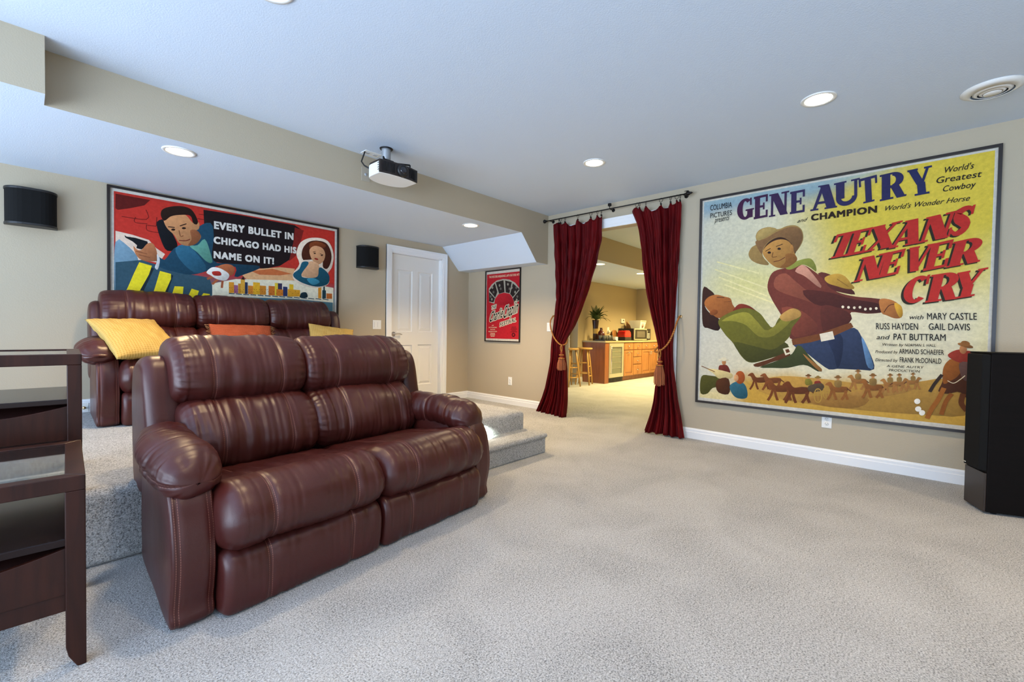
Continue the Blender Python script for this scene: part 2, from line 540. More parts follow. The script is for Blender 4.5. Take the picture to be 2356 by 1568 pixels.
# far room seen through the curtains
M_KWALL = wall_paint('wall_paint_far_room', lin('#b8a888'))
m = MB()
m.box(8.05, KX + 0.12, KY, KY + 0.12, 0, CZ)
m.box(8.05, 8.42, KY - 0.05, KY, 0, KZ)
struct(m.build('wall_kitchen_back', M_KWALL))
struct(MB().box(KX, KX + 0.12, 0.2, KY, 0, CZ).build('wall_kitchen_right', M_KWALL))
struct(MB().box(RX + 0.13, KX, 0.1, 0.2, 0, CZ).build('wall_kitchen_front', M_KWALL))
m = MB()
m.box(RX + 0.13, 8.05, 6.8, 6.9, 0, CZ); m.box(8.05, 8.15, KY + 0.12, 6.9, 0, CZ)
struct(m.build('wall_stairwell', M_KWALL))
m = MB()
m.box(RX + 0.13, KX, KS, KS + 0.02, KZ, CZ + 0.05)
struct(m.build('trim_kitchen_beam', M_KWALL))
struct(MB().box(RX + 0.13, KX, KS + 0.02, 6.9, KZ, KZ + 0.1).build('ceiling_kitchen', M_CEIL))
baseboard('baseboard_kitchen', 'x', KY - 0.05, 8.05, 8.24, 0.0, -1)
baseboard('baseboard_stairwell', 'x', 6.8, RX + 0.13, 8.05, 0.0, -1)

# ---------------------------------------------------------------- recessed lights
def spot(parent, loc, power, color, cone=125, blend=0.9, radius=0.06):
    l = bpy.data.lights.new('lamp_light', 'SPOT')
    l.energy = power; l.color = color; l.spot_size = radians(cone); l.spot_blend = blend; l.shadow_soft_size = radius
    o = bpy.data.objects.new('lamp_light', l)
    COL.objects.link(o); o.parent = parent; o.location = loc
    return o
def can_light(x, y, z, label, lens, power, color, group=None, r=0.098):
    t = thing('recessed_light', label, 'ceiling light', (x, y, z), 0, group)
    m = MB()
    n = 40
    prof = [(r, 0.0), (r, -0.003), (r * 0.97, -0.006), (r * 0.80, -0.006), (r * 0.76, -0.002), (r * 0.74, -0.0008)]
    vs = [(a * cos(2 * pi * k / n), a * sin(2 * pi * k / n), h) for a, h in prof for k in range(n)]
    fs = [(i * n + k, i * n + (k + 1) % n, (i + 1) * n + (k + 1) % n, (i + 1) * n + k) for i in range(len(prof) - 1) for k in range(n)]
    m.add(vs, fs, 0, True)
    m.build('trim_ring', M_WHITEPL, t, fix=True)
    m = MB(); m.lathe([(0.0, -0.0012), (r * 0.75, -0.0012), (r * 0.75, -0.0035), (0.0, -0.005)], n=n)
    tag(m.build('lens', lens, t), 'glowing warm white lens')
    spot(t, (0, 0, -0.03), power, color)
    return t
G = 'recessed ceiling lights'
can_light(3.455, 0.51, CZ, 'round recessed ceiling light nearest the round air vent, above the large western poster', M_LAMP, CAN_POWER, WARM)
can_light(3.455, 2.185, CZ, 'round recessed light in the high ceiling in front of the red curtains', M_LAMP, CAN_POWER, WARM)
can_light(0.75, 2.185, CZ, 'round recessed light at the top edge of the photo, above the loveseat', M_LAMP, CAN_POWER, WARM)
can_light(0.731, 3.84, SZ, 'round recessed light in the low soffit above the crime film poster', M_LAMP, CAN_POWER * 1.6, WARM)
can_light(3.486, 3.855, SZ, 'round recessed light in the low soffit near the white door and sloped chase', M_LAMP, CAN_POWER * 3.2, WARM)
can_light(6.49, 3.95, KZ, 'amber recessed light in the far room, the one nearer the left curtain', M_LAMPK, KITCHEN_POWER * 0.4, KITCHEN_WARM)
can_light(7.98, 3.955, KZ, 'amber recessed light in the far room, beside the edge of the right curtain', M_LAMPK, KITCHEN_POWER * 1.3, KITCHEN_WARM)
# unseen spots added on assumed further rows, no fixtures modelled
for x, y in ((0.75, 0.51), (2.1, -1.2), (3.455, -1.2)):
    spot(None, (x, y, CZ - 0.02), CAN_POWER, WARM)
for x, y, k in ((6.3, 1.9, 0.7), (8.6, 1.9, 1.6)):
    spot(None, (x, y, CZ - 0.02), KITCHEN_POWER * k, KITCHEN_WARM, 150)
for x in (9.45, 10.3):
    spot(None, (x, 4.1, KZ - 0.02), KITCHEN_POWER * 1.5, KITCHEN_WARM, 150)

# step light in the riser of the platform
t = thing('step_light', 'small glowing round step light set in the carpeted riser beside the loveseat arm', 'light', (2.585, 2.68, 0.25))
m = MB(); m.lathe([(0.0, 0), (0.019, 0), (0.019, 0.004), (0.0, 0.004)], (0, -0.004, 0), 'y', 20); m.build('bezel', M_CHROME, t)
m = MB(); m.lathe([(0.0, 0), (0.017, 0), (0.015, 0.004), (0.0, 0.005)], (0, -0.0085, 0), 'y', 20)
m.build('lens', mat('step_lens', (1, 1, 1), 0.4, emit=(0.95, 1.0, 0.92), emit_strength=60), t)
l = bpy.data.lights.new('step_lamp', 'SPOT'); l.energy = 5; l.color = (0.85, 1.0, 0.9); l.spot_size = radians(150); l.shadow_soft_size = 0.015
o = bpy.data.objects.new('step_lamp', l); COL.objects.link(o); o.parent = t; o.location = (0, -0.03, 0); o.rotation_euler = (radians(50), 0, 0)

# round ceiling air diffuser
t = thing('air_vent', 'round white ceiling air diffuser with concentric rings', 'air vent', (3.985, -0.30, CZ))
def ring(mb, r0, r1, z0, z1, n=48):
    vs = []
    for a, h in ((r0, z0), (r1, z1), (r1, z1 + 0.004), (r0, z0 + 0.004)):
        vs += [(a * cos(2 * pi * k / n), a * sin(2 * pi * k / n), h) for k in range(n)]
    fs = [(i * n + k, i * n + (k + 1) % n, ((i + 1) % 4) * n + (k + 1) % n, ((i + 1) % 4) * n + k) for i in range(4) for k in range(n)]
    mb.add(vs, fs, 0, True)
m = MB(); ring(m, 0.142, 0.095, -0.004, -0.026); m.build('outer_flange', M_WHITEPL, t)
m = MB(); ring(m, 0.088, 0.066, -0.018, -0.03); m.build('cone_ring', M_WHITEPL, t)
m = MB(); ring(m, 0.060, 0.044, -0.022, -0.032); m.build('cone_ring', M_WHITEPL, t)
m = MB(); m.lathe([(0.0, -0.034), (0.038, -0.034), (0.042, -0.028), (0.0, -0.024)], n=40); m.build('center_disc', M_WHITEPL, t)
m = MB(); m.lathe([(0.0, -0.006), (0.1, -0.006), (0.1, -0.001), (0, -0.001)], n=40); m.build('duct_throat', M_BLACK, t)
# ================================================================= LEATHER SEATING
def cushion(name, parent, prof, a0, a1, axis='u', r=0.06, rl=None, seams=(), vseam=None, gather=0.0, gk=26, wr=0.004, crown=0.0,
            nl=56, npf=84, seed=0, off=None, taper=None, folds=0.0, nexp=2.0, shear=0.0):
    """closed profile swept from a0 to a1 with rounded, gathered ends.  axis u: profile is (v, z); axis v: profile is (u, z)."""
    P, per = crspline(prof, npf)
    c = sum((p for p in P), Vector((0, 0, 0))) / len(P)
    xs_ = [p.x for p in P]; ys_ = [p.y for p in P]
    hx, hy = (max(xs_) - min(xs_)) / 2, (max(ys_) - min(ys_)) / 2
    rl = rl or r
    if vseam is not None:
        vseam = [min(range(npf), key=lambda k: (P[k].x - q[0]) ** 2 + (P[k].y - q[1]) ** 2) / npf * per for q in vseam]
    L = a1 - a0
    # stations: dense near the ends
    st = [0.5 - 0.5 * cos(pi * (i / nl)) for i in range(nl + 1)]
    st = [0.45 * s + 0.55 * (i / nl) for i, s in enumerate(st)]
    extra = []
    for s in seams:
        for d in (-0.012, 0.0, 0.012): extra.append((s + d - a0) / L)
    st = sorted(set(round(s, 5) for s in st + extra if 0 <= s <= 1))
    vs, su, sv, pm, al = [], [], [], [], []
    for s in st:
        a = a0 + s * L
        de = min(a - a0, a1 - a)
        q = max(0.0, 1 - de / rl)
        ins = r * (1 - (max(0.0, 1 - q ** nexp)) ** (1 / nexp))
        fx = max(0.02, 1 - ins / hx); fy = max(0.02, 1 - ins / hy)
        t = 2 * s - 1
        cr = 1 + crown * (1 - t * t)
        ox, oy = off(s) if off else (0, 0)
        tp = taper(s) if taper else 1.0
        if len(seams) >= 2: f = min(a - seams[0], seams[-1] - a)
        elif len(seams) == 1: f = a - seams[0]
        else: f = 1.0
        ds = min([abs(a - x) for x in seams], default=1)
        for k, p in enumerate(P):
            th = k / npf
            d = p - c
            x, y = d.x * fx * cr * tp, d.y * fy * cr * tp
            n2 = Vector((d.x, d.y)); n2.normalize()
            disp = 0.0
            if gather:
                ge = math.exp(-de / 0.055)
                ph = noise.noise(Vector((th * 9, seed * 3.1, a * 4))) * 1.6
                disp += -gather * ge * (0.5 + 0.5 * cos(2 * pi * gk * th + ph * 3)) * min(1, max(0, de - 0.004) / 0.03)
            if folds:
                fo = noise.noise(Vector((a * 22 + seed, th * 3.0 + seed, 0.3)))
                disp -= folds * (max(0, fo) * 1.2 + 0.55 * max(0, noise.noise(Vector((a * 48 + seed * 2, th * 4.0, 1.7)))))
            disp += wr * noise.noise(Vector((a * 6 + seed * 7.7, d.x * 7, d.y * 7 + seed)))
            disp -= 0.005 * math.exp(-(ds / 0.012) ** 2)
            if vseam is not None and f > 0:
                dv = min(abs(th * per - q) for q in vseam)
                disp -= 0.008 * math.exp(-(dv / 0.014) ** 2)
            x += n2.x * disp + c.x + ox; y += n2.y * disp + c.y + oy
            vs.append((a + shear * max(0.0, x) / 0.7, x, y) if axis == 'u' else (x, a, y))
            su.append(f); pm.append(th * per); al.append(a)
            sv.append(1.0 if vseam is None else (th * per - vseam[0]) if len(vseam) == 1 else min(abs(th * per - q) for q in vseam))
    ns = len(st); fs = []
    for i in range(ns - 1):
        for k in range(npf):
            k2 = (k + 1) % npf
            fs.append((i * npf + k, i * npf + k2, (i + 1) * npf + k2, (i + 1) * npf + k))
    fs.append(tuple(range(npf))[::-1]); fs.append(tuple((ns - 1) * npf + k for k in range(npf)))
    m = MB(); m.add(vs, fs, 0, True)
    o = m.build(name, M_LEATHER, parent)
    for nm, dat in (('seam_u', su), ('seam_v', sv), ('perim', pm), ('along', al)):
        at = o.data.attributes.new(nm, 'FLOAT', 'POINT')
        at.data.foreach_set('value', dat)
    return o

P_FOOT = [(-.05, .004), (-.076, .03), (-.09, .12), (-.085, .2), (-.05, .243), (.0, .25), (.06, .24), (.07, .13), (.05, .006)]
P_SEAT = [(-.02, .232), (-.085, .262), (-.122, .32), (-.120, .39), (-.08, .452), (-.01, .486), (.07, .484), (.125, .463), (.20, .457), (.3, .442), (.45, .418), (.60, .385), (.60, .28), (.3, .232), (.12, .222)]
P_LUMB = [(.46, .385), (.385, .415), (.345, .48), (.355, .57), (.41, .665), (.49, .722), (.58, .73), (.66, .68), (.66, .5), (.56, .40)]
P_HEAD = [(.60, .695), (.525, .715), (.475, .77), (.47, .85), (.51, .94), (.575, 1.0), (.65, 1.031), (.73, 1.01), (.77, .95), (.765, .82), (.71, .72)]
P_WING = [(.49, .40), (.505, .55), (.535, .70), (.565, .82), (.60, .90), (.66, .935), (.74, .92), (.80, .84), (.80, .6), (.76, .3), (.6, .3)]
P_ARM = [(.012, .002), (-.012, .08), (-.034, .2), (-.03, .31), (-.005, .42), (.04, .49), (.12, .54), (.35, .55), (.55, .54), (.68, .45), (.73, .25), (.72, .06), (.69, .004), (.35, .002)]

def recliner(root, seats, arm=0.14, k=0, back=(), dv=0.1, wings=(), pads=(), sheara=0.085):
    sh = lambda prof: [(a + dv, b) for a, b in prof]
    W = 2 * arm + sum(seats)
    # hidden carcass
    m = MB()
    m.box(arm + 0.03, W - arm - 0.03, 0.06, 0.66, 0.03, 0.24, 0, 0.02)
    m.box(back[0] + 0.05, back[-1] - 0.05, 0.63 + dv, 0.72 + dv, PZ + 0.03 if k == 0 else 0.10, 0.88, 0, 0.03)
    m.build('base_frame', mat('black_lining', (0.01, 0.008, 0.008), 0.8), root)
    u = arm
    for i, w in enumerate(seats):
        s = k * 10 + i * 3 + 1
        g = 0.005
        q = [u + w * 0.24, u + w * 0.76]
        cushion('footrest', root, P_FOOT, u + g, u + w - g, r=0.03, rl=0.035, seams=q, wr=0.004, gather=0.0, seed=s, folds=0.007, nl=110)
        cushion('seat', root, P_SEAT, u - 0.008, u + w + 0.008, r=0.085, rl=0.075, seams=q, vseam=[(.125, .463)], gather=0.012, gk=34, wr=0.010, crown=0.02, seed=s + .3, folds=0.010, nl=120)
        b0, b1 = back[i], back[i + 1]
        q = [b0 + (b1 - b0) * 0.25, b0 + (b1 - b0) * 0.76]
        cushion('back_cushion', root, sh(P_LUMB), b0 + (0.01 if i == 0 else -0.01), b1 + (0.01 if i < len(seats) - 1 else -0.03), r=0.065, rl=0.075, nexp=2.4, seams=q, gather=0.012, gk=30, wr=0.014, crown=0.05, seed=s + .6, folds=0.014, nl=120)
        cushion('headrest', root, sh(P_HEAD), b0 - 0.004, b1 + 0.004, r=0.065, rl=0.065, nexp=2.5, seams=q, gather=0.014, gk=30, wr=0.010, crown=0.05, seed=s + .9, folds=0.008, nl=110)
        u += w
    for e, (sgn, x0) in enumerate(((-1, 0.0), (1, W - arm))):
        s = 50 + sgn + k
        cushion('arm_panel', root, P_ARM, x0, x0 + arm, r=0.018, rl=0.018, seams=[x0 + 0.019, x0 + arm - 0.016], wr=0.004, seed=s, nl=24, npf=110, shear=-sgn * sheara)
        xa, xb = pads[e]
        cx, cz = (xa + xb) / 2, (0.555 if sgn < 0 else 0.535)
        hw = (xb - xa) / 2
        prof = [(cx + hw * cos(a) * (1.0 if sin(a) > 0 else 0.97), cz + ((0.095 if sin(a) > 0 else 0.09) if sgn < 0 else 0.112) * sin(a)) for a in [2 * pi * j / 14 for j in range(14)]]
        cushion('arm_pad', root, prof, -0.01 if sgn < 0 else 0.03, 0.52 + dv, axis='v', r=0.10, rl=0.10, seams=([] if sgn < 0 else [0.2, 0.38]), vseam=([(xa, cz - 0.012), (xb, cz - 0.012)] if sgn < 0 else None),
                gather=0.010, gk=9, wr=0.012, seed=s + .5, folds=0.010, nl=100, nexp=2.3,
                off=lambda t, sgn=sgn: (-sgn * 0.05 * sstep(0.35, 1.0, t), -0.045 * (1 - min(1, t / 0.5)) ** 2 + 0.005 * sstep(0.2, 0.8, t)))
        cushion('back_wing', root, sh(P_WING), wings[e][0], wings[e][1], r=0.05, rl=0.05, seams=(), wr=0.005, seed=s + .8, nl=22)
    # rear skin
    m = MB(); m.box(wings[0][0] + 0.03, wings[1][1] - 0.03, 0.715 + dv, 0.765 + dv, PZ + 0.03 if k == 0 else 0.06, 0.90, 0, 0.02)
    m.build('back_panel', M_LEATHER, root)
    return W

love = thing('loveseat', 'burgundy leather two-seat reclining loveseat in front, on the main carpet below the platform', 'sofa', (0.333, 1.910, 0.0), radians(5.0))
recliner(love, [0.70, 0.725], 0.14, 0, back=[0.18, 0.81, 1.545], dv=0.10, wings=((0.085, 0.235), (1.54, 1.68)), pads=((-0.03, 0.20), (1.50, 1.745)))
sofa = thing('sofa', 'burgundy leather three-seat reclining sofa on the raised platform under the crime film poster', 'sofa', (0.335, 4.30, PZ), 0.0)
recliner(sofa, [0.62, 0.60, 0.66], 0.13, 3, back=[0.075, 0.715, 1.335, 1.965], dv=0.04, wings=((0.012, 0.14), (1.99, 2.115)), pads=((-0.105, 0.14), (2.0, 2.24)), sheara=0.02)

# ---------------------------------------------------------------- throw pillows
def fabric(name, c0, c1, scale, rough=0.85):
    m = mat(name, c0, rough, spec=0.15)
    t = NT(m); v = t.n('ShaderNodeTexCoord').outputs['UV']
    w1 = t.n('ShaderNodeTexWave', Scale=scale, Distortion=1.5, Detail=2.0, bands_direction='X'); t.l(v, w1.inputs['Vector'])
    w2 = t.n('ShaderNodeTexWave', Scale=scale, Distortion=1.0, Detail=2.0, bands_direction='Y'); t.l(v, w2.inputs['Vector'])
    k = t.math('MULTIPLY', t.math('ADD', w1.outputs['Fac'], w2.outputs['Fac']), 0.5)
    t.l(t.ramp(k, [(0.15, c0), (0.6, c1)]), t.b.inputs['Base Color'])
    t.l(t.bump(k, 0.5, 0.004), t.b.inputs['Normal'])
    return m
M_YPIL = fabric('gold_weave', lin('#a88846'), lin('#bf9f5a'), 9)
M_OPIL = fabric('orange_knit', lin('#7f3a22'), lin('#b0593a'), 16)
def pillow_mesh(w, h, d, n=40, seed=0, pinch=0.10, wr=0.006):
    vs, uv, fs = [], [], []
    for side in (1, -1):
        for j in range(n + 1):
            for i in range(n + 1):
                a, b = 2 * i / n - 1, 2 * j / n - 1
                k = (max(0, 1 - a * a) * max(0, 1 - b * b)) ** 0.42
                x = a * w / 2 * (1 - pinch * (1 - a * a) * 0 - pinch * (1 - abs(b)) ** 0 * (1 - b * b) * abs(a) * 0.8)
                y = b * h / 2 * (1 - pinch * (1 - a * a) * abs(b) * 0.8)
                z = side * d / 2 * k + side * k * wr * noise.noise(Vector((a * 4 + seed, b * 4, seed))) * 2.2
                edge = max(abs(a), abs(b))
                z += wr * sstep(0.6, 0.95, edge) * noise.noise(Vector((a * 9 + seed, b * 9, 5)))
                vs.append((x, y, z)); uv.append((a * w, b * h))
    N = (n + 1) ** 2
    for sd in (0, 1):
        for j in range(n):
            for i in range(n):
                q = [sd * N + j * (n + 1) + i, sd * N + j * (n + 1) + i + 1, sd * N + (j + 1) * (n + 1) + i + 1, sd * N + (j + 1) * (n + 1) + i]
                fs.append(tuple(q if sd == 0 else q[::-1]))
    return vs, fs, uv
def pillow(parent, name, w, h, d, material, seed, pinch=0.1):
    vs, fs, uv = pillow_mesh(w, h, d, seed=seed, pinch=pinch)
    m = MB(); m.add(vs, fs, 0, True)
    o = m.build(name, material, parent, fix=False)
    ul = o.data.uv_layers.new(name='UVMap')
    flat = []
    for l in o.data.loops: flat += uv[l.vertex_index]
    ul.data.foreach_set('uv', flat)
    bm = bmesh.new(); bm.from_mesh(o.data); bmesh.ops.remove_doubles(bm, verts=bm.verts, dist=1e-5); bm.to_mesh(o.data); bm.free()
    return o
def place(o, loc, normal, up_roll):
    """local z faces 'normal', local y is turned by up_roll from vertical"""
    n = Vector(normal).normalized()
    x = Vector((0, 0, 1)).cross(n).normalized(); y = n.cross(x)
    xr = x * cos(up_roll) + y * sin(up_roll); yr = -x * sin(up_roll) + y * cos(up_roll)
    o.matrix_world = Matrix(((xr.x, yr.x, n.x, loc[0]), (xr.y, yr.y, n.y, loc[1]), (xr.z, yr.z, n.z, loc[2]), (0, 0, 0, 1)))
t = thing('throw_pillow', 'gold woven square throw pillow leaning at the left arm of the platform sofa', 'pillow')
pillow(t, 'pillow_cover', 0.45, 0.54, 0.15, M_YPIL, 1)
place(t, (0.58, 4.44, 0.985), (0.13, -0.50, 0.85), radians(2))
t = thing('throw_pillow', 'gold woven square throw pillow at the right end of the platform sofa', 'pillow')
pillow(t, 'pillow_cover', 0.46, 0.44, 0.15, M_YPIL, 2)
place(t, (2.13, 4.455, 0.92), (-0.10, -0.85, 0.55), radians(-9))
t = thing('throw_pillow', 'orange knitted throw pillow with fringed ends in the middle of the platform sofa', 'pillow')
pillow(t, 'pillow_cover', 0.52, 0.34, 0.13, M_OPIL, 3, 0.04)
rnd = random.Random(4)
for sx in (-1, 1):
    m = MB()
    for k in range(26):
        y = -0.155 + 0.31 * k / 25
        p = [(sx * 0.248, y, 0), (sx * (0.262 + rnd.random() * 0.006), y + rnd.uniform(-.006, .006), rnd.uniform(-.008, .008)), (sx * (0.28 + rnd.random() * 0.014), y + rnd.uniform(-.012, .012), rnd.uniform(-.015, .015))]
        m.tube(p, [0.004, 0.0045, 0.003], 6)
    tag(m.build('fringe', mat('fringe_brown', lin('#7d5636'), 0.9), t), 'brown fringe')
place(t, (1.365, 4.62, 0.955), (0.0, -0.86, 0.5), radians(-1))

# ================================================================= END TABLES
def end_table(root):
    W, D, H, p = 0.56, 0.605, 0.607, 0.047
    # origin: front right foot, body extends to -x and +y
    def leg(x0, y0, sx):
        # sx: side on which the foot is cut away
        mb = MB()
        xa, xb = x0, x0 + p
        if sx < 0: out = [(xa, H - p), (xa, .07), (xa + .006, .04), (xa + .026, 0), (xb, 0), (xb, H - p)]
        else: out = [(xb, H - p), (xb, .07), (xb - .006, .04), (xb - .026, 0), (xa, 0), (xa, H - p)]
        mb.prism(out, y0, y0 + p, 'y')
        auto_bevel(mb.build('leg', M_ESPRESSO, root), 0.003)
    leg(-p, 0, -1); leg(-W, 0, 1); leg(-p, D - p, -1); leg(-W, D - p, 1)
    # mitred top frame
    m = MB()
    o = [(-W, 0), (0, 0), (0, D), (-W, D)]
    i = [(-W + p, p), (-p, p), (-p, D - p), (-W + p, D - p)]
    for a in range(4):
        b = (a + 1) % 4
        z0, z1 = H - p, H
        v = [(*o[a], z0), (*o[b], z0), (*i[b], z0), (*i[a], z0), (*o[a], z1), (*o[b], z1), (*i[b], z1), (*i[a], z1)]
        m.add(v, [(3, 2, 1, 0), (4, 5, 6, 7), (0, 1, 5, 4), (1, 2, 6, 5), (2, 3, 7, 6), (3, 0, 4, 7)])
    auto_bevel(m.build('top_frame', M_ESPRESSO, root, fix=False), 0.0025)
    m = MB(); m.box(-W + p - 0.004, -p + 0.004, p - 0.004, D - p + 0.004, H - 0.010, H - 0.004)
    tag(m.build('glass_top', M_GLASS, root), 'clear inset glass')
    # lower case: glossy shelf, arched apron and rail
    x0, x1 = -W + p - 0.005, -p + 0.005
    m = MB(); m.box(x0, x1, 0.006, D - 0.03, 0.39, 0.413); auto_bevel(m.build('shelf', mat('espresso_gloss', lin('#1d0f0d'), 0.22, spec=0.3), root), 0.003)
    m = MB()
    top = [(x0 + (x1 - x0) * k / 12, 0.382 - 0.035 * sin(pi * k / 12)) for k in range(13)]
    m.prism([(x0, 0.235), (x1, 0.235)] + top[::-1], 0.012, 0.028, 'y')
    auto_bevel(m.build('apron', M_ESPRESSO, root), 0.002)
    m = MB()
    for (xa_, za_), (xb_, zb_) in zip(top, top[1:]): m.add([(xa_, 0.027, za_ - 0.001), (xb_, 0.027, zb_ - 0.001), (xb_, 0.06, 0.3895), (xa_, 0.06, 0.3895)], [(0, 1, 2, 3)])
    m.build('apron_lip', MATS['espresso_gloss'], root)
    m = MB(); m.box(x0, x1, 0.020, 0.034, 0.178, 0.233); auto_bevel(m.build('bottom_rail', M_ESPRESSO, root), 0.003)
t = thing('end_table', 'dark espresso end table with glass top standing on the main carpet at the left edge', 'table', (0.126, 1.935, 0), radians(-2.5))
end_table(t)
c = copy_tree(t)
c.location = (0.166, 2.70, PZ); c['label'] = 'dark espresso end table with glass top standing up on the platform behind its twin'

# ================================================================= PROJECTOR
t = thing('projector', 'white and black ceiling projector hanging from a short grey mount', 'projector', (2.095, 3.19, 2.39))
hw = 0.18
plan = [(-hw, 0.02), (-hw * .55, 0.0), (0, -0.006), (hw * .55, 0.0), (hw, 0.02)]
back = [(hw, 0.16)] + [(hw * cos(a), 0.16 + 0.115 * sin(a)) for a in [pi * k / 16 for k in range(1, 16)]] + [(-hw, 0.16)]
m = MB(); m.prism(plan + back, -0.055, 0.042, 'z', 0, False); o = m.build('body', M_WHITEPL, t); auto_bevel(o, 0.006, 3)
m = MB(); m.prism([(x * 0.985, y * 0.985 + 0.002) for x, y in plan + back], 0.042, 0.058, 'z'); auto_bevel(m.build('top_cover', mat('dark_brown_plastic', (0.02, 0.013, 0.012), 0.35), t), 0.004)
front = [(x, y - 0.008) for x, y in plan]
m = MB(); m.prism(front + [(x, y + 0.012) for x, y in plan[::-1]], -0.052, 0.052, 'z'); auto_bevel(m.build('front_bezel', mat('projector_front', (0.018, 0.012, 0.011), 0.3), t), 0.003)
m = MB(); m.lathe([(0, -0.03), (0.036, -0.03), (0.049, -0.026), (0.053, -0.0), (0.0, 0.0)], (0.012, -0.004, 0.0), 'y', 36); lr = m.build('lens_ring', M_BLACK, t)
m = MB(); m.lathe([(0, -0.036), (0.018, -0.035), (0.03, -0.0305), (0.03, -0.025), (0, -0.025)], (0.012, -0.004, 0.0), 'y', 32)
m.build('lens', mat('lens_glass', (0.01, 0.012, 0.02), 0.05, spec=0.8), t)
for x0, nk in ((-0.165, 9), (0.085, 7)):
    m = MB()
    for k in range(nk):
        x = x0 + k * 0.013
        m.box(x, x + 0.004, -0.018 + 0.02 * abs(x / hw) ** 2, 0.0, -0.038, 0.038)
    m.build('vent_grille', M_BLACK, t)
m = MB()
for k in range(4): m.box(-hw - 0.001, -hw + 0.003, 0.03, 0.048, -0.03 + k * 0.018, -0.024 + k * 0.018)
m.build('control_button', M_BLACK, t)
m = MB(); m.lathe([(0.058, 0.0), (0.058, -0.005), (0.03, -0.012), (0.026, -0.012), (0.026, -0.10), (0.0, -0.10)][::-1], (-0.03, 0.165, 0.2145), n=28)
m2 = MB(); m2.lathe([(0.0, -0.006), (0.052, -0.006), (0.055, 0.0), (0, 0)], (-0.03, 0.165, 0.2145), n=28); m2.build('ceiling_flange', M_BLACK, t)
m = MB(); m.lathe([(0.0, -0.105), (0.034, -0.105), (0.038, -0.09), (0.036, -0.02), (0.04, -0.005), (0, -0.005)], (-0.03, 0.165, 0.2145), n=28); m.build('mount_column', mat('grey_metal', (0.35, 0.37, 0.39), 0.4, metal=0.4), t)
m = MB(); m.box(-0.075, 0.015, 0.12, 0.21, 0.095, 0.112)
for (a, b) in (((-0.03, 0.165), (0.13, 0.05)), ((-0.03, 0.165), (-0.12, 0.06)), ((-0.03, 0.165), (0.08, 0.24))):
    m.tube([(*a, 0.098), (*b, 0.094)], 0.008, 8); m.tube([(*b, 0.094), (*b, 0.055)], 0.006, 8)
m.build('mount_bracket', M_BLACK, t)
m = MB(); m.tube([(-0.125, 0.345, 0.213), (-0.135, 0.345, 0.18), (-0.165, 0.33, 0.11), (-0.172, 0.27, 0.06), (-0.16, 0.2, 0.02)], 0.006, 8)
tag(m.build('power_cable', M_BLACK, t), 'black power cable')
t = thing('ceiling_outlet', 'white outlet plate on the ceiling feeding the projector cable', 'outlet', (2.035, 3.545, CZ))
m = MB(); m.box(-0.075, 0.075, -0.045, 0.045, -0.006, 0, 0, 0.002); m.build('plate', M_WHITEPL, t)
for x in (-0.055, 0.02):
    m = MB(); m.box(x, x + 0.035, -0.016, 0.016, -0.009, -0.005, 0, 0.001); m.build('socket', M_GREYPL, t)
t = thing('cable_plate', 'white plate on the tan soffit face just behind the projector', 'outlet', (2.03, SY, 2.44))
m = MB(); m.box(-0.04, 0.04, -0.006, 0, -0.06, 0.06, 0, 0.002); m.build('plate', mat('painted_plate', lin('#b0a796'), 0.5), t)
m = MB(); m.lathe([(0, -0.009), (0.012, -0.009), (0.014, -0.005), (0, -0.005)], (0, 0, 0), 'y', 16); m.build('bushing', M_GREYPL, t)

# ================================================================= SPEAKERS
def wall_speaker(x0, x1, z0, z1, label):
    t = thing('wall_speaker', label, 'speaker', ((x0 + x1) / 2, BY, z0))
    w, h = (x1 - x0) / 2, z1 - z0
    def outline(s, n=18): return [(w * s, 0)] + [(w * s * cos(a) ** 0.6 if cos(a) > 0 else -w * s * (-cos(a)) ** 0.6, -0.03 - 0.115 * s * sin(a)) for a in [pi * k / n for k in range(n + 1)]] + [(-w * s, 0)]
    m = MB(); m.prism(outline(0.97), 0.016, h - 0.016, 'z', 0, False); m.build('grille', M_GRILLE, t)
    for a, b in ((0, 0.018), (h - 0.018, h)):
        m = MB(); m.prism(outline(1.0), a, b, 'z'); auto_bevel(m.build('end_cap', M_BLACK, t), 0.004)
wall_speaker(-0.108, 0.182, 1.838, 2.122, 'black curved wall speaker at the far left, left of the crime film poster')
wall_speaker(2.775, 3.055, 1.840, 2.115, 'black curved wall speaker between the crime film poster and the white door')
# floor-standing tower
t = thing('tower_speaker', 'tall black tower speaker on the carpet at the right edge', 'speaker', (3.98, -0.339, 0), math.atan2(0.076, 0.208))
Wt, Dt, Ht = 0.222, 0.40, 0.995
m = MB(); m.box(0.0, Wt, -Dt, 0.0, 0.012, Ht - 0.008, 0, 0.004); m.build('cabinet', M_BLACKWOOD, t)
m = MB(); m.prism([(0.004, 0.0), (Wt - 0.004, 0.0), (Wt - 0.03, 0.03), (0.03, 0.03)], 0.262, Ht - 0.012, 'z'); auto_bevel(m.build('grille', M_GRILLE, t), 0.006)
m = MB(); m.box(-0.002, Wt + 0.002, -Dt - 0.002, 0.004, Ht - 0.010, Ht, 0, 0.003); m.build('top_panel', M_BLACKWOOD, t)
m = MB(); m.box(0.002, Wt - 0.002, 0.0, 0.010, 0.012, 0.25, 0, 0.003); m.build('lower_baffle', mat('dark_baffle', (0.022, 0.014, 0.011), 0.4), t)
m = MB(); m.box(Wt - 0.06, Wt - 0.038, 0.0302, 0.0325, 0.275, 0.283, 0, 0.001); tag(m.build('badge', M_CHROME, t), 'small silver maker badge')
for x in (0.02, Wt - 0.05):
    for y in (-0.05, -Dt + 0.02):
        m = MB(); m.lathe([(0, 0), (0.015, 0), (0.018, 0.013), (0, 0.013)], (x + 0.015, y, 0), n=14); m.build('foot', M_BLACK, t)

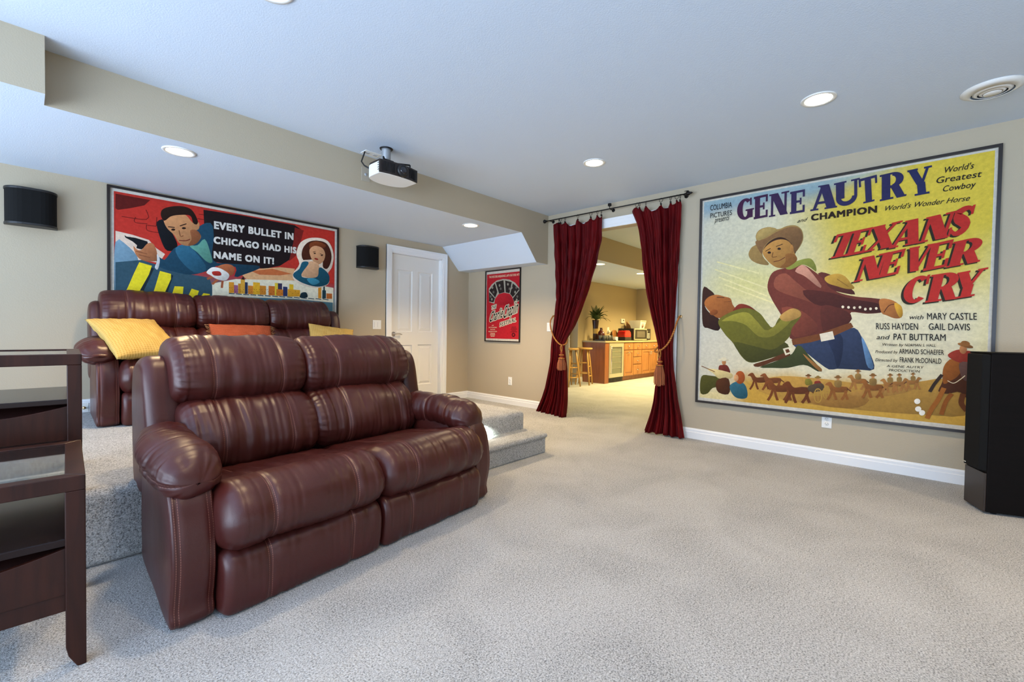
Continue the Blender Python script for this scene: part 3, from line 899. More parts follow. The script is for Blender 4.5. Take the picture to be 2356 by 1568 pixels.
# ================================================================= SWITCHES AND OUTLETS
def wall_plate(axis, at, c, z, w, h, kind, label, name, n=1):
    """plate on a wall; axis 'x': right wall facing -x, axis 'y': back wall facing -y"""
    t = thing(name, label, 'outlet' if kind == 'outlet' else 'light switch')
    m = MB(); m.box(-w / 2, w / 2, -0.006, 0, -h / 2, h / 2, 0, 0.0025); m.build('plate', M_WHITEPL, t)
    if kind == 'outlet':
        for s in (-1, 1):
            m = MB(); m.lathe([(0, -0.0085), (0.016, -0.0085), (0.017, -0.005), (0, -0.005)], (0, 0, s * 0.0195), 'y', 20); o = m.build('socket', M_WHITEPL, t)
            m = MB()
            for xx in (-0.0065, 0.0065): m.box(xx - 0.0012, xx + 0.0012, -0.0092, -0.0084, s * 0.0195 - 0.001, s * 0.0195 + 0.007)
            m.lathe([(0, -0.0092), (0.002, -0.0092), (0.002, -0.0084), (0, -0.0084)], (0, 0, s * 0.0195 - 0.007), 'y', 10)
            m.build('slot', M_BLACK, o)
    else:
        for k in range(n):
            x = (k - (n - 1) / 2) * 0.046
            m = MB(); m.box(x - 0.0165, x + 0.0165, -0.010, -0.005, -0.033, 0.033, 0, 0.002); m.build('rocker', M_WHITEPL, t)
    t.location = (at, c, z) if axis == 'x' else (c, at, z)
    t.rotation_euler = (0, 0, -pi / 2 if axis == 'x' else 0)
    return t
wall_plate('x', RX, 0.558, 0.347, 0.072, 0.116, 'outlet', 'white wall outlet below the large western poster', 'wall_outlet')
wall_plate('x', RX, 4.268, 0.372, 0.072, 0.116, 'outlet', 'white wall outlet low under the small red festival poster', 'wall_outlet')
wall_plate('x', RX, 3.585, 1.143, 0.072, 0.116, 'switch', 'white light switch beside the left red curtain', 'light_switch')
wall_plate('y', BY, 3.07, 1.14, 0.120, 0.116, 'switch', 'white double light switch beside the white door', 'light_switch', 2)
t = thing('door_stop', 'small brass door stop on the platform baseboard left of the sofa', 'door stop', (0.327, BY - 0.016, 0.387))
m = MB(); m.box(-0.03, 0.03, -0.004, 0, -0.035, 0.035, 0, 0.002); m.build('plate', M_WHITEPL, t)
m = MB(); m.lathe([(0, -0.045), (0.010, -0.043), (0.013, -0.034), (0.008, -0.028), (0.006, -0.004), (0, -0.004)], (0, 0, 0), 'y', 16); m.build('knob', M_BRASS, t)
# ================================================================= CURTAINS
CXP = 4.565
ROD_Z = 2.513
def curtain(label, yl, yr, ring_y, ztop, seed, folds, tie_z):
    """yl / yr: far (larger y) and near edge as tables over z"""
    t = thing('curtain', label, 'curtain', (CXP, 0, 0), 0)
    nz, ns = 100, 220
    rnd = random.Random(seed)
    zs = [0.006 + (1.0) * k / nz for k in range(nz + 1)]
    vs, fs = [], []
    phs = [rnd.uniform(-0.5, 0.5) for _ in range(folds + 2)]
    ry = sorted(ring_y, reverse=True)
    ytop0, ytop1 = lut(yl, 2.45), lut(yr, 2.45)
    rs = [(ytop0 - y) / (ytop0 - ytop1) for y in ry]
    def top_sag(s):
        # fabric drops between the clip points
        pts = rs
        if s <= pts[0]: return 0.02 * (pts[0] - s) / max(pts[0], 1e-3) * 1.2
        if s >= pts[-1]: return 0.05 * (s - pts[-1]) / max(1 - pts[-1], 1e-3) * 1.2
        for a, b in zip(pts, pts[1:]):
            if s <= b:
                q = (s - a) / (b - a)
                return min(0.075, (b - a) * 0.42) * sin(pi * q) ** 0.8
        return 0
    for k in range(nz + 1):
        f = k / nz
        for i in range(ns + 1):
            s = i / ns
            zt = ztop - top_sag(s)
            z = 0.014 + (zt - 0.014) * f
            a, b = lut(yl, z), lut(yr, z)
            y = a + (b - a) * s
            w = abs(a - b)
            bunch = math.exp(-((z - tie_z) / 0.22) ** 2)
            amp = (0.030 + 0.012 * (1 - f)) * (1 - 0.45 * bunch) * (0.35 + 0.65 * sstep(0.0, 0.25, 1 - f + 0.12))
            ph = 2 * pi * folds * (s + 0.035 * sin(2.1 * z + seed) * s * (1 - s) * 4) + 0.6 * sin(1.7 * z + seed)
            ir = noise.noise(Vector((s * 3.1, z * 0.5, seed * 1.9)))
            ph += 2.2 * ir
            am2 = 0.75 + 0.7 * noise.noise(Vector((s * 4.3 + 9, z * 0.7, seed)))
            cs = cos(ph); cs = math.copysign(abs(cs) ** 0.75, cs)
            ph2 = ph * 2.37 + 3.1 * noise.noise(Vector((s * 5, z * 0.45, seed + 4)))
            d = amp * am2 * (cs + 0.42 * cos(ph2) + 0.16 * cos(ph * 4.9 + 1.5 * z))
            d += 0.014 * noise.noise(Vector((s * 5, z * 1.3, seed)))
            y += 0.012 * sin(ph + 0.8) * (0.5 + bunch * 0.2)
            # cinched waist bulges towards the room a little, hem kicks out
            d -= 0.02 * bunch
            d -= 0.03 * sstep(0.25, 0.0, z)
            # diagonal drag folds running to the tie
            d += 0.006 * sin(38 * (s - 0.55 * (z - tie_z)) + seed) * sstep(tie_z, tie_z + 0.9, z) * (1 - sstep(2.1, 2.45, z))
            vs.append((d, y, z))
    for k in range(nz):
        for i in range(ns):
            q = k * (ns + 1) + i
            fs.append((q, q + 1, q + ns + 2, q + ns + 1))
    m = MB(); m.add(vs, fs, 0, True)
    o = m.build('drape', M_VELVET, t)
    md = o.modifiers.new('thick', 'SOLIDIFY'); md.thickness = 0.004; md.offset = 0
    for y, kind in ring_y.items():
        m = MB()
        n = 22
        R_ = 0.021
        ang = kind
        cx, cz = 0.0, ROD_Z - R_ + 0.0065
        pts = [(cx + R_ * cos(2 * pi * j / n) * cos(ang), y + R_ * cos(2 * pi * j / n) * sin(ang), cz + R_ * sin(2 * pi * j / n)) for j in range(n)]
        m.tube(pts, 0.0024, 6, closed=True)
        rg = m.build('ring', M_IRON, t)
        m = MB()
        m.tube([(cx, y, cz - R_), (cx, y, cz - R_ - 0.012)], 0.0022, 6)
        m.box(cx - 0.012, cx + 0.012, y - 0.005, y + 0.005, cz - R_ - 0.03, cz - R_ - 0.012)
        m.build('clip', M_IRON, rg)
    return t
LY = [(0.0, 3.72), (.026, 3.70), (.179, 3.642), (.358, 3.573), (.704, 3.488), (.986, 3.462), (1.238, 3.446), (1.488, 3.428), (1.877, 3.440), (2.462, 3.468), (2.6, 3.47)]
LR = [(0.0, 3.228), (.074, 3.228), (.336, 3.234), (.609, 3.240), (.881, 3.262), (.964, 3.252), (1.155, 3.134), (1.472, 2.995), (1.88, 2.852), (2.179, 2.776), (2.433, 2.768), (2.6, 2.765)]
RL = [(0.0, 2.185), (.013, 2.181), (.113, 2.153), (.359, 2.092), (.597, 2.060), (.786, 2.032), (.949, 2.033), (1.205, 2.104), (1.395, 2.158), (1.658, 2.214), (1.923, 2.256), (2.141, 2.290), (2.29, 2.326), (2.428, 2.384), (2.6, 2.40)]
RR = [(0.0, 1.738), (.013, 1.738), (.39, 1.824), (.704, 1.872), (.977, 1.884), (1.205, 1.875), (1.386, 1.866), (1.746, 1.851), (2.149, 1.838), (2.447, 1.827), (2.6, 1.825)]
curtain('red velvet curtain tied back on the left side of the opening, beside the light switch', LY, LR,
        {3.39: 0.5, 3.365: 1.3, 3.295: 0.9, 3.105: 0.1, 2.92: 1.4, 2.83: 0.15, 2.775: 0.8}, 2.468, 3, 6, 0.92)
curtain('red velvet curtain tied back on the right side of the opening, beside the western poster', RL, RR,
        {2.325: 1.5, 2.295: 0.1, 2.22: 0.7, 2.05: 1.45, 1.945: 0.8, 1.88: 1.4, 1.845: 0.15}, 2.470, 11, 5, 0.87)
# the rod
t = thing('curtain_rod', 'thin dark bronze curtain rod with leafy end finials above the opening', 'curtain rod', (CXP, 0, ROD_Z))
m = MB(); m.tube([(0, 1.80, 0), (0, 3.585, 0)], 0.0065, 12); m.build('rod', M_IRON, t)
for y, s in ((1.80, -1), (3.585, 1)):
    m = MB()
    pr = [(0.0, 0.0), (0.012, 0.002), (0.012, 0.008), (0.007, 0.012), (0.018, 0.022), (0.024, 0.034), (0.02, 0.048), (0.009, 0.058), (0.013, 0.064), (0.008, 0.072), (0.003, 0.08), (0.0, 0.082)]
    m.lathe([(r, y + s * h) for r, h in pr], (0, 0, 0), 'y', 16)
    if s < 0:
        for k in range(5):
            a = 2 * pi * k / 5
            m.tube([(0.01 * cos(a), y - 0.02, 0.01 * sin(a)), (0.03 * cos(a), y - 0.035, 0.03 * sin(a)), (0.034 * cos(a), y - 0.015, 0.034 * sin(a)), (0.03 * cos(a), y - 0.005, 0.03 * sin(a))], [0.006, 0.006, 0.004, 0.002], 6)
    m.build('finial', M_IRON, t)
for y in (1.815, 2.667, 3.545):
    m = MB()
    m.lathe([(0, -0.006), (0.02, -0.006), (0.02, 0.0), (0, 0.0)], (RX - CXP, y, 0.0), 'x', 16)
    m.tube([(RX - CXP - 0.004, y, 0.0), (0.0, y, 0.0)], 0.006, 8)
    if abs(y - 2.667) < 0.01:
        m.tube([(0, y, 0), (0, y, 0.02), (0, y, 0.03)], [0.005, 0.004, 0.008], 8)
        m.box(-0.016, 0.016, y - 0.016, y + 0.016, 0.03, 0.062, 0, 0.004)
    m.build('bracket', M_IRON, t)

# tie-backs: braided rope hooked to the wall, with a tassel
M_GOLD = mat('gold_cord', lin('#a8752f'), 0.6, spec=0.4)
M_RUST = mat('rust_cord', lin('#8a3b1e'), 0.7, spec=0.3)
M_FRINGE = mat('tassel_fringe', lin('#a5623f'), 0.75, spec=0.3)
def rope(mb, pts, r, turns, n=140, start=0):
    P, L = crspline(pts, n, closed=False)
    out = [[], [], []]
    for i, p in enumerate(P):
        d = (P[min(i + 1, n - 1)] - P[max(i - 1, 0)]).normalized()
        u = d.cross(Vector((0.9, 0.1, 0.42))).normalized(); w = d.cross(u)
        for k in range(3):
            a = 2 * pi * (turns * i / n + k / 3)
            out[k].append(p + (u * cos(a) + w * sin(a)) * r * 0.55)
    for k in range(3): mb.tube(out[k], r * 0.62, 7, mi=(0, 0, 1)[k])
def tieback(label, pts, tas, tz, hook, scale=1.0):
    t = thing('curtain_tieback', label, 'tieback', (0, 0, 0))
    m = MB(); rope(m, pts, 0.0085, 30); m.build('rope', [M_GOLD, M_RUST], t)
    m = MB(); m.lathe([(0, -0.006), (0.016, -0.006), (0.016, 0), (0, 0)], (RX, hook[0], hook[1]), 'x', 14)
    m.tube([(RX, *hook), (RX - 0.03, *hook), (RX - 0.04, hook[0], hook[1] + 0.012)], 0.005, 8); m.build('hook', M_BRASS, t)
    x, y, z = tas
    k = scale
    m = MB()
    for s in (-1, 1):
        rope(m, [(x, y, z), (x - 0.008, y + s * 0.012, z - 0.035 * k), (x, y + s * 0.006, z - 0.075 * k), (x, y, z - 0.09 * k)], 0.006, 7, 50)
    m.build('loop', [M_GOLD, M_RUST], t)
    m = MB()
    m.lathe([(0.0, 0.0), (0.012, -0.004), (0.016, -0.016), (0.010, -0.024), (0.024, -0.034), (0.028, -0.046), (0.022, -0.058), (0.012, -0.064), (0.026, -0.074), (0.036, -0.084), (0.030, -0.094), (0.0, -0.096)][::-1],
            (x, y, z - 0.085 * k), n=24)
    hd = m.build('tassel_head', M_RUST, t)
    m = MB()
    for zz, rr in ((-0.042, 0.027), (-0.082, 0.036)):
        n = 16
        m.tube([(x + rr * cos(2 * pi * j / n), y + rr * sin(2 * pi * j / n), z - 0.085 * k + zz) for j in range(n)], 0.005, 6, closed=True)
    m.build('tassel_band', M_GOLD, hd)
    m = MB(); rnd = random.Random(9)
    for j in range(90):
        a = rnd.uniform(0, 2 * pi); r0 = rnd.uniform(0.006, 0.032); r1 = r0 * rnd.uniform(1.2, 1.7)
        z0 = z - 0.085 * k - 0.088; ln = (z0 - tz) * rnd.uniform(0.9, 1.06)
        m.tube([(x + r0 * cos(a), y + r0 * sin(a), z0), (x + r1 * cos(a), y + r1 * sin(a), z0 - ln * 0.45), (x + r1 * 1.02 * cos(a + .1), y + r1 * 1.02 * sin(a + .1), z0 - ln)], 0.0032, 5, cap=False)
    tag(m.build('tassel_fringe', M_FRINGE, t), kind=None)
    return t
tieback('gold rope tieback with a big tassel around the right red curtain',
        [(RX - 0.035, 1.845, 1.262), (RX - 0.10, 1.846, 1.20), (4.50, 1.853, 1.10), (4.475, 1.90, 0.98), (4.465, 1.96, 0.915), (4.47, 2.02, 0.885), (4.52, 2.06, 0.90), (4.60, 2.045, 0.95), (4.62, 1.98, 1.0)],
        (4.45, 1.975, 0.915), 0.545, (1.845, 1.262))
tieback('gold rope tieback with a dark tassel around the left red curtain',
        [(RX - 0.035, 3.50, 1.286), (RX - 0.10, 3.49, 1.22), (4.50, 3.44, 1.12), (4.475, 3.36, 1.0), (4.465, 3.28, 0.935), (4.48, 3.235, 0.92), (4.54, 3.225, 0.94), (4.61, 3.26, 1.0)],
        (4.455, 3.235, 0.925), 0.615, (3.50, 1.286))

# ================================================================= THE FAR ROOM
CY = 4.87   # cabinet fronts
def raised_panel(mb, x0, x1, z0, z1, y, rail=0.05):
    """frame-and-panel door front facing -y"""
    th = 0.02
    mb.box(x0, x1, y - th, y, z0, z0 + rail); mb.box(x0, x1, y - th, y, z1 - rail, z1)
    mb.box(x0, x0 + rail, y - th, y, z0 + rail, z1 - rail); mb.box(x1 - rail, x1, y - th, y, z0 + rail, z1 - rail)
    a, b, c, d = x0 + rail, x1 - rail, z0 + rail, z1 - rail
    i = min(0.03, (b - a) * 0.2)
    v = [(a, y - 0.008, c), (b, y - 0.008, c), (b, y - 0.008, d), (a, y - 0.008, d), (a + i, y - 0.017, c + i), (b - i, y - 0.017, c + i), (b - i, y - 0.017, d - i), (a + i, y - 0.017, d - i)]
    mb.add(v, [(0, 1, 5, 4), (1, 2, 6, 5), (2, 3, 7, 6), (3, 0, 4, 7), (4, 5, 6, 7)])
def pull(parent, x, z, y, horiz=True, L=0.075):
    m = MB()
    if horiz: p = [(x - L / 2, y, z + 0.006), (x - L / 2 + 0.004, y - 0.022, z), (x, y - 0.028, z - 0.006), (x + L / 2 - 0.004, y - 0.022, z), (x + L / 2, y, z + 0.006)]
    else: p = [(x, y, z - L / 2), (x, y - 0.024, z - L / 2 + 0.01), (x, y - 0.028, z), (x, y - 0.024, z + L / 2 - 0.01), (x, y, z + L / 2)]
    m.tube(p, 0.007, 8)
    return m.build('pull', M_CHROME, parent)
def drawer(parent, x0, x1, z0, z1, pulls=1):
    m = MB(); m.box(x0, x1, CY - 0.02, CY, z0, z1, 0, 0.006); o = m.build('drawer', M_CABINET, parent)
    for k in range(pulls): pull(o, x0 + (x1 - x0) * (k + 1) / (pulls + 1) if pulls == 1 else x0 + (x1 - x0) * (0.25 + 0.5 * k), (z0 + z1) / 2, CY - 0.02)
def cdoor(parent, x0, x1, z0, z1, side=None):
    m = MB(); raised_panel(m, x0, x1, z0, z1, CY); o = m.build('cabinet_door', M_CABINET, parent)
    if side is None: pull(o, (x0 + x1) / 2, z1 - 0.04, CY - 0.02)
    else: pull(o, x0 + 0.03 if side < 0 else x1 - 0.03, z1 - 0.08, CY - 0.02, False)
def carcass(root, x0, x1):
    m = MB(); m.box(x0, x1, CY + 0.001, KY - 0.06, 0.10, 0.868); m.build('body', M_CABINET, root)
    m = MB(); m.box(x0, x1, CY + 0.05, KY - 0.08, 0.0, 0.10); m.build('toe_kick', M_PANEL, root)
xa = [9.055, 9.50, 9.93, 10.80]
t = thing('base_cabinet', 'oak base cabinet with one drawer over one door, right beside the wine fridge', 'cabinet'); carcass(t, xa[0], xa[1] - 0.003)
drawer(t, xa[0] + 0.01, xa[1] - 0.012, 0.70, 0.86); cdoor(t, xa[0] + 0.01, xa[1] - 0.012, 0.115, 0.685)
t = thing('base_cabinet', 'oak base cabinet with a stack of four drawers', 'cabinet'); carcass(t, xa[1], xa[2] - 0.003)
for z0, z1 in ((0.70, 0.86), (0.535, 0.685), (0.36, 0.52), (0.115, 0.345)): drawer(t, xa[1] + 0.008, xa[2] - 0.012, z0, z1)
t = thing('base_cabinet', 'wide oak base cabinet with double doors below the microwave, by the right curtain', 'cabinet'); carcass(t, xa[2], xa[3])
drawer(t, xa[2] + 0.008, xa[3] - 0.01, 0.70, 0.86, 2)
cdoor(t, xa[2] + 0.008, (xa[2] + xa[3]) / 2 - 0.002, 0.115, 0.685, 1); cdoor(t, (xa[2] + xa[3]) / 2 + 0.002, xa[3] - 0.01, 0.115, 0.685, -1)
# end panel that closes the run on the left
t = thing('cabinet_gable', 'reddish wood end panel closing the cabinet run by the bar stool', 'panel')
m = MB(); m.box(8.245, 8.275, CY - 0.012, KY - 0.055, 0.0, 0.868); m.build('board', M_PANEL, t)
m = MB(); m.box(8.24, 8.40, CY - 0.016, CY + 0.014, 0.0, 0.868); m.build('stile', M_PANEL, t)
# wine fridge
t = thing('wine_fridge', 'silver framed glass door wine fridge under the counter', 'fridge')
M_STEEL = mat('fridge_steel', lin('#c2bda8'), 0.35, metal=0.5)
m = MB(); m.box(8.405, 9.045, CY + 0.02, KY - 0.07, 0.10, 0.866); o = m.build('body', M_BLACK, t)
m = MB()
x0, x1, z0, z1 = 8.41, 9.04, 0.11, 0.862
for b in ((x0, x0 + 0.10, z0, z1), (x1 - 0.07, x1, z0, z1), (x0 + 0.1, x1 - 0.07, z1 - 0.09, z1), (x0 + 0.1, x1 - 0.07, z0, z0 + 0.08)): m.box(b[0], b[1], CY - 0.02, CY + 0.018, b[2], b[3])
fd = m.build('fridge_door', M_STEEL, t)
m = MB(); m.box(x0 + 0.1, x1 - 0.07, CY - 0.002, CY + 0.012, z0 + 0.08, z1 - 0.09); m.build('door_glass', mat('fridge_glass', lin('#6d7263'), 0.08, spec=0.6), fd)
m = MB()
for k in range(4): m.box(x0 + 0.115, x1 - 0.085, CY - 0.006, CY - 0.001, z0 + 0.2 + k * 0.12, z0 + 0.206 + k * 0.12)
m.build('shelf_edge', M_STEEL, fd)
m = MB(); m.tube([(x0 + 0.045, CY - 0.02, 0.2), (x0 + 0.045, CY - 0.05, 0.22), (x0 + 0.045, CY - 0.05, 0.78), (x0 + 0.045, CY - 0.02, 0.80)], 0.01, 8); m.build('handle', M_CHROME, fd)
m = MB()
m.box(8.41, 9.04, CY + 0.0, CY + 0.02, 0.01, 0.098)
for k in range(10): m.box(8.44 + k * 0.058, 8.475 + k * 0.058, CY - 0.006, CY + 0.0, 0.03, 0.08)
m.build('vent_grille', M_BLACK, t)
# worktop
t = thing('countertop', 'beige laminate countertop running over the cabinets and wine fridge', 'countertop')
M_TOP = mat('laminate', lin('#a99a78'), 0.3)
m = MB(); m.box(8.215, 10.815, CY - 0.035, KY - 0.051, 0.869, 0.905, 0, 0.006); m.build('worktop', M_TOP, t)
m = MB(); m.box(8.43, 10.815, KY - 0.05, KY - 0.032, 0.905, 0.95); m.build('backsplash', M_TOP, t)
TOPZ = 0.9055
# microwave, popcorn bucket, toaster
t = thing('microwave', 'black microwave with silver trim on the countertop by the right curtain', 'microwave', (9.67, 4.93, TOPZ))
m = MB(); m.box(0, 0.85, 0.015, 0.42, 0.012, 0.285, 0, 0.006); m.build('body', M_BLACK, t)
m = MB(); m.box(0.0, 0.65, -0.01, 0.014, 0.015, 0.285, 0, 0.004); d_ = m.build('door', M_STEEL, t)
m = MB(); m.box(0.03, 0.63, -0.014, -0.009, 0.04, 0.262, 0, 0.002); m.build('door_panel', M_BLACK, d_)
m = MB(); m.box(0.12, 0.53, -0.0165, -0.0135, 0.075, 0.225, 0, 0.001); m.build('window', mat('mw_window', lin('#4d4a45'), 0.15), d_)
m = MB(); m.box(0.65, 0.85, -0.01, 0.014, 0.015, 0.285, 0, 0.004); cp = m.build('control_panel', M_BLACK, t)
m = MB()
for r_ in range(4):
    for c_ in range(3): m.box(0.685 + c_ * 0.045, 0.715 + c_ * 0.045, -0.0125, -0.0095, 0.05 + r_ * 0.035, 0.07 + r_ * 0.035)
m.build('keypad', M_GREYPL, cp)
m = MB(); m.box(0.635, 0.648, -0.03, -0.01, 0.06, 0.24, 0, 0.003); m.build('handle', M_STEEL, d_)
m = MB()
for x in (0.05, 0.8):
    for y in (0.05, 0.38): m.lathe([(0, 0), (0.014, 0), (0.014, 0.013), (0, 0.013)], (x, y, 0), n=12)
m.build('foot', M_BLACK, t)
t = thing('popcorn_bucket', 'white square popcorn bucket with red print on top of the microwave', 'bucket', (10.22, 5.12, TOPZ + 0.2855))
def frustum(mb, w0, w1, h, z=0, mi=0):
    v = [(-w0, -w0, z), (w0, -w0, z), (w0, w0, z), (-w0, w0, z), (-w1, -w1, z + h), (w1, -w1, z + h), (w1, w1, z + h), (-w1, w1, z + h)]
    mb.add(v, [(3, 2, 1, 0), (0, 1, 5, 4), (1, 2, 6, 5), (2, 3, 7, 6), (3, 0, 4, 7)], mi)
m = MB(); frustum(m, 0.115, 0.155, 0.2)
bk = m.build('bucket', mat('bucket_white', lin('#e0dccb'), 0.5), t, fix=False); md = bk.modifiers.new('t', 'SOLIDIFY'); md.thickness = 0.004
m = MB()
for k in range(8):
    x = -0.13 + k * 0.034
    m.add([(x, -0.1545, 0.165), (x + 0.014, -0.1545, 0.165), (x + 0.015, -0.1605, 0.195), (x, -0.1605, 0.195)], [(0, 1, 2, 3)])
m.lathe([(0, -0.001), (0.05, -0.001), (0.05, 0), (0, 0)], (0, -0.141, 0.09), 'y', 20)
m.build('print', mat('bucket_print', lin('#b07a78'), 0.6), t)
t = thing('toaster', 'glossy red toaster with black base between the tray and the microwave', 'toaster', (9.36, 5.02, TOPZ))
pr = [(-0.15, 0.07), (-0.16, 0.13), (-0.135, 0.20), (-0.08, 0.235), (0.08, 0.235), (0.135, 0.20), (0.16, 0.13), (0.15, 0.07)]
m = MB(); m.prism(pr, -0.1, 0.1, 'y'); auto_bevel(m.build('shell', mat('red_enamel', lin('#9c1a14'), 0.15), t), 0.02, 3)
m = MB(); m.box(-0.155, 0.155, -0.105, 0.105, 0.0, 0.08, 0, 0.012); m.build('base', M_BLACK, t)
m = MB(); m.box(-0.1, 0.1, -0.05, -0.02, 0.234, 0.238); m.box(-0.1, 0.1, 0.02, 0.05, 0.234, 0.238); m.build('slot', M_BLACK, t)
m = MB(); m.box(0.16, 0.19, -0.03, 0.03, 0.12, 0.14, 0, 0.004); m.build('lever', M_CHROME, t)
t = thing('cutting_board', 'rounded wooden board leaning on the wall behind the red toaster', 'board', (9.62, 5.385, TOPZ + 0.004))
m = MB(); m.prism([(-0.1, 0), (0.1, 0), (0.12, 0.08), (0.12, 0.17), (0.07, 0.24), (-0.07, 0.24), (-0.12, 0.17), (-0.12, 0.08)], 0, 0.016, 'y'); o = m.build('board', M_CABINET, t); auto_bevel(o, 0.004)
t.rotation_euler = (radians(-8), 0, 0)
t = thing('folded_board', 'brown pointed board standing behind the microwave', 'board', (10.18, 5.385, TOPZ + 0.001))
m = MB(); m.prism([(-0.02, 0), (0.30, 0), (0.30, 0.30), (-0.02, 0.46)], 0, 0.012, 'y'); m.build('board', M_PANEL, t)
# tray with glasses, small white box
t = thing('serving_tray', 'dark serving tray holding small glasses on the countertop', 'tray', (8.47, 4.98, TOPZ))
m = MB(); m.box(-0.24, 0.24, -0.12, 0.12, 0, 0.008, 0, 0.003); m.build('base', M_BLACK, t)
m = MB()
for b in ((-0.24, 0.24, -0.12, -0.11), (-0.24, 0.24, 0.11, 0.12), (-0.24, -0.23, -0.11, 0.11), (0.23, 0.24, -0.11, 0.11)): m.box(b[0], b[1], b[2], b[3], 0.008, 0.024)
m.build('rim', M_BLACK, t)
M_CLEAR = mat('glassware', (0.92, 0.93, 0.86), 0.05, Transmission_Weight=0.9, IOR=1.4)
g0 = None
k = 0
GL = ['leftmost small clear glass of the back row on the tray', 'second clear glass of the back row on the tray', 'third clear glass of the back row on the tray', 'rightmost clear glass of the back row on the tray',
      'leftmost small clear glass of the front row on the tray', 'second clear glass of the front row on the tray', 'third clear glass of the front row on the tray', 'rightmost clear glass of the front row on the tray']
for j, yy in enumerate((0.05, -0.05)):
    for i in range(4):
        x, y = 8.47 - 0.15 + 0.1 * i, 4.98 + yy
        if g0 is None:
            g0 = thing('drinking_glass', GL[k], 'glass', (x, y, TOPZ + 0.008), 0, 'glasses on the serving tray')
            m = MB(); m.lathe([(0, 0), (0.03, 0), (0.036, 0.11), (0.033, 0.11), (0.027, 0.008), (0, 0.008)], n=20); m.build('tumbler', M_CLEAR, g0)
        else:
            c = copy_tree(g0); c.location = (x, y, TOPZ + 0.008); c['label'] = GL[k]
        k += 1
t = thing('sugar_box', 'small white box on the countertop to the right of the tray', 'box', (8.84, 4.95, TOPZ))
m = MB(); m.box(-0.055, 0.055, -0.03, 0.03, 0, 0.075, 0, 0.004); m.build('box', M_WHITEPL, t)
m = MB(); m.box(-0.056, 0.056, -0.031, 0.031, 0.0745, 0.088, 0, 0.004); m.build('lid', M_WHITEPL, t)
# burgundy jug
t = thing('vase', 'glossy burgundy bottle vase beside the tall fern vase', 'vase', (8.70, 5.24, TOPZ))
m = MB(); m.lathe([(0, 0), (0.065, 0), (0.085, 0.03), (0.09, 0.12), (0.075, 0.18), (0.04, 0.215), (0.025, 0.235), (0.024, 0.27), (0.032, 0.285), (0.022, 0.285), (0.0, 0.27)], n=32)
m.build('bottle', mat('burgundy_glaze', lin('#521512'), 0.12, spec=0.7), t)
m = MB(); m.tube([(0.026, 0, 0.265), (0.055, 0, 0.262), (0.062, 0, 0.225), (0.056, 0, 0.195)], 0.008, 8); m.build('handle', mat('burgundy_glaze'), t)
# fern in a tall vase
t = thing('potted_fern', 'green fern in a tall dark vase with a woven band on the counter', 'plant', (8.42, 5.21, TOPZ))
m = MB(); m.lathe([(0, 0), (0.058, 0), (0.055, 0.15), (0.06, 0.30), (0.072, 0.42), (0.078, 0.45), (0.065, 0.45), (0.0, 0.43)], n=28)
m.build('vase', mat('dark_brown_glaze', lin('#2e1712'), 0.3), t)
m = MB(); m.lathe([(0.0565, 0.15), (0.0575, 0.16), (0.0605, 0.25), (0.061, 0.26), (0.058, 0.26), (0.056, 0.15)], n=28); tag(m.build('woven_band', mat('woven_band', lin('#a98a4a'), 0.8), t), 'pale woven band')
m = MB(); rnd = random.Random(21)
for k in range(34):
    az = 2 * pi * k / 34 * 3.3 + rnd.uniform(-.2, .2)
    lean = rnd.uniform(0.15, 1.0)
    Lf = rnd.uniform(0.26, 0.40)
    pts = []
    for j in range(12):
        f = j / 11
        rr = Lf * f * (0.25 + 0.75 * lean) * (0.85 + 0.15 * f)
        zz = 0.44 + Lf * (f * (1.05 - 0.55 * lean) - 0.55 * lean * f * f * f)
        pts.append(Vector((rr * cos(az), rr * sin(az) * (0.42 if sin(az) > 0 else 1.0), zz)))
    m.tube(pts, [0.003] * 12, 4, 1, cap=False)
    side = Vector((-sin(az), cos(az), 0))
    for j in range(2, 12):
        f = j / 11
        wl = 0.052 * sin(pi * min(1, f * 0.9 + 0.08)) + 0.008
        d = (pts[min(j + 1, 11)] - pts[j - 1]).normalized()
        for s in (-1, 1):
            a = pts[j]; tip = a + side * s * wl + d * wl * 0.55 - Vector((0, 0, wl * 0.12))
            b1 = a + d * 0.013; b0 = a - d * 0.009
            mid = (a + tip) / 2 + Vector((0, 0, 0.004))
            m.add([b0, mid - d * 0.011, tip, mid + d * 0.011, b1], [(0, 1, 2, 3, 4)], 0, False)
m.build('fronds', [mat('fern_green', lin('#40551f'), 0.5), mat('fern_stem', lin('#51512a'), 0.6)], t, fix=False)
# thermostat and outlet with night light on the far wall
t = thing('thermostat', 'small white thermostat on the far wall above the toaster', 'thermostat', (10.08, KY, 1.38))
m = MB(); m.box(-0.09, 0.09, -0.03, 0, -0.055, 0.055, 0, 0.006); m.build('housing', M_WHITEPL, t)
m = MB(); m.box(-0.01, 0.035, -0.032, -0.0295, 0.0, 0.028); m.build('display', mat('lcd', lin('#3c433c'), 0.2), t)
t = thing('night_light', 'white outlet with a plugged-in night light above the serving tray', 'outlet', (9.40, KY, 1.14))
m = MB(); m.box(-0.045, 0.045, -0.006, 0, -0.07, 0.075, 0, 0.002); m.build('plate', M_WHITEPL, t)
m = MB(); m.lathe([(0, -0.05), (0.025, -0.05), (0.035, -0.035), (0.035, -0.006), (0, -0.006)], (0.0, 0, -0.03), 'y', 16); m.build('plug', M_WHITEPL, t)
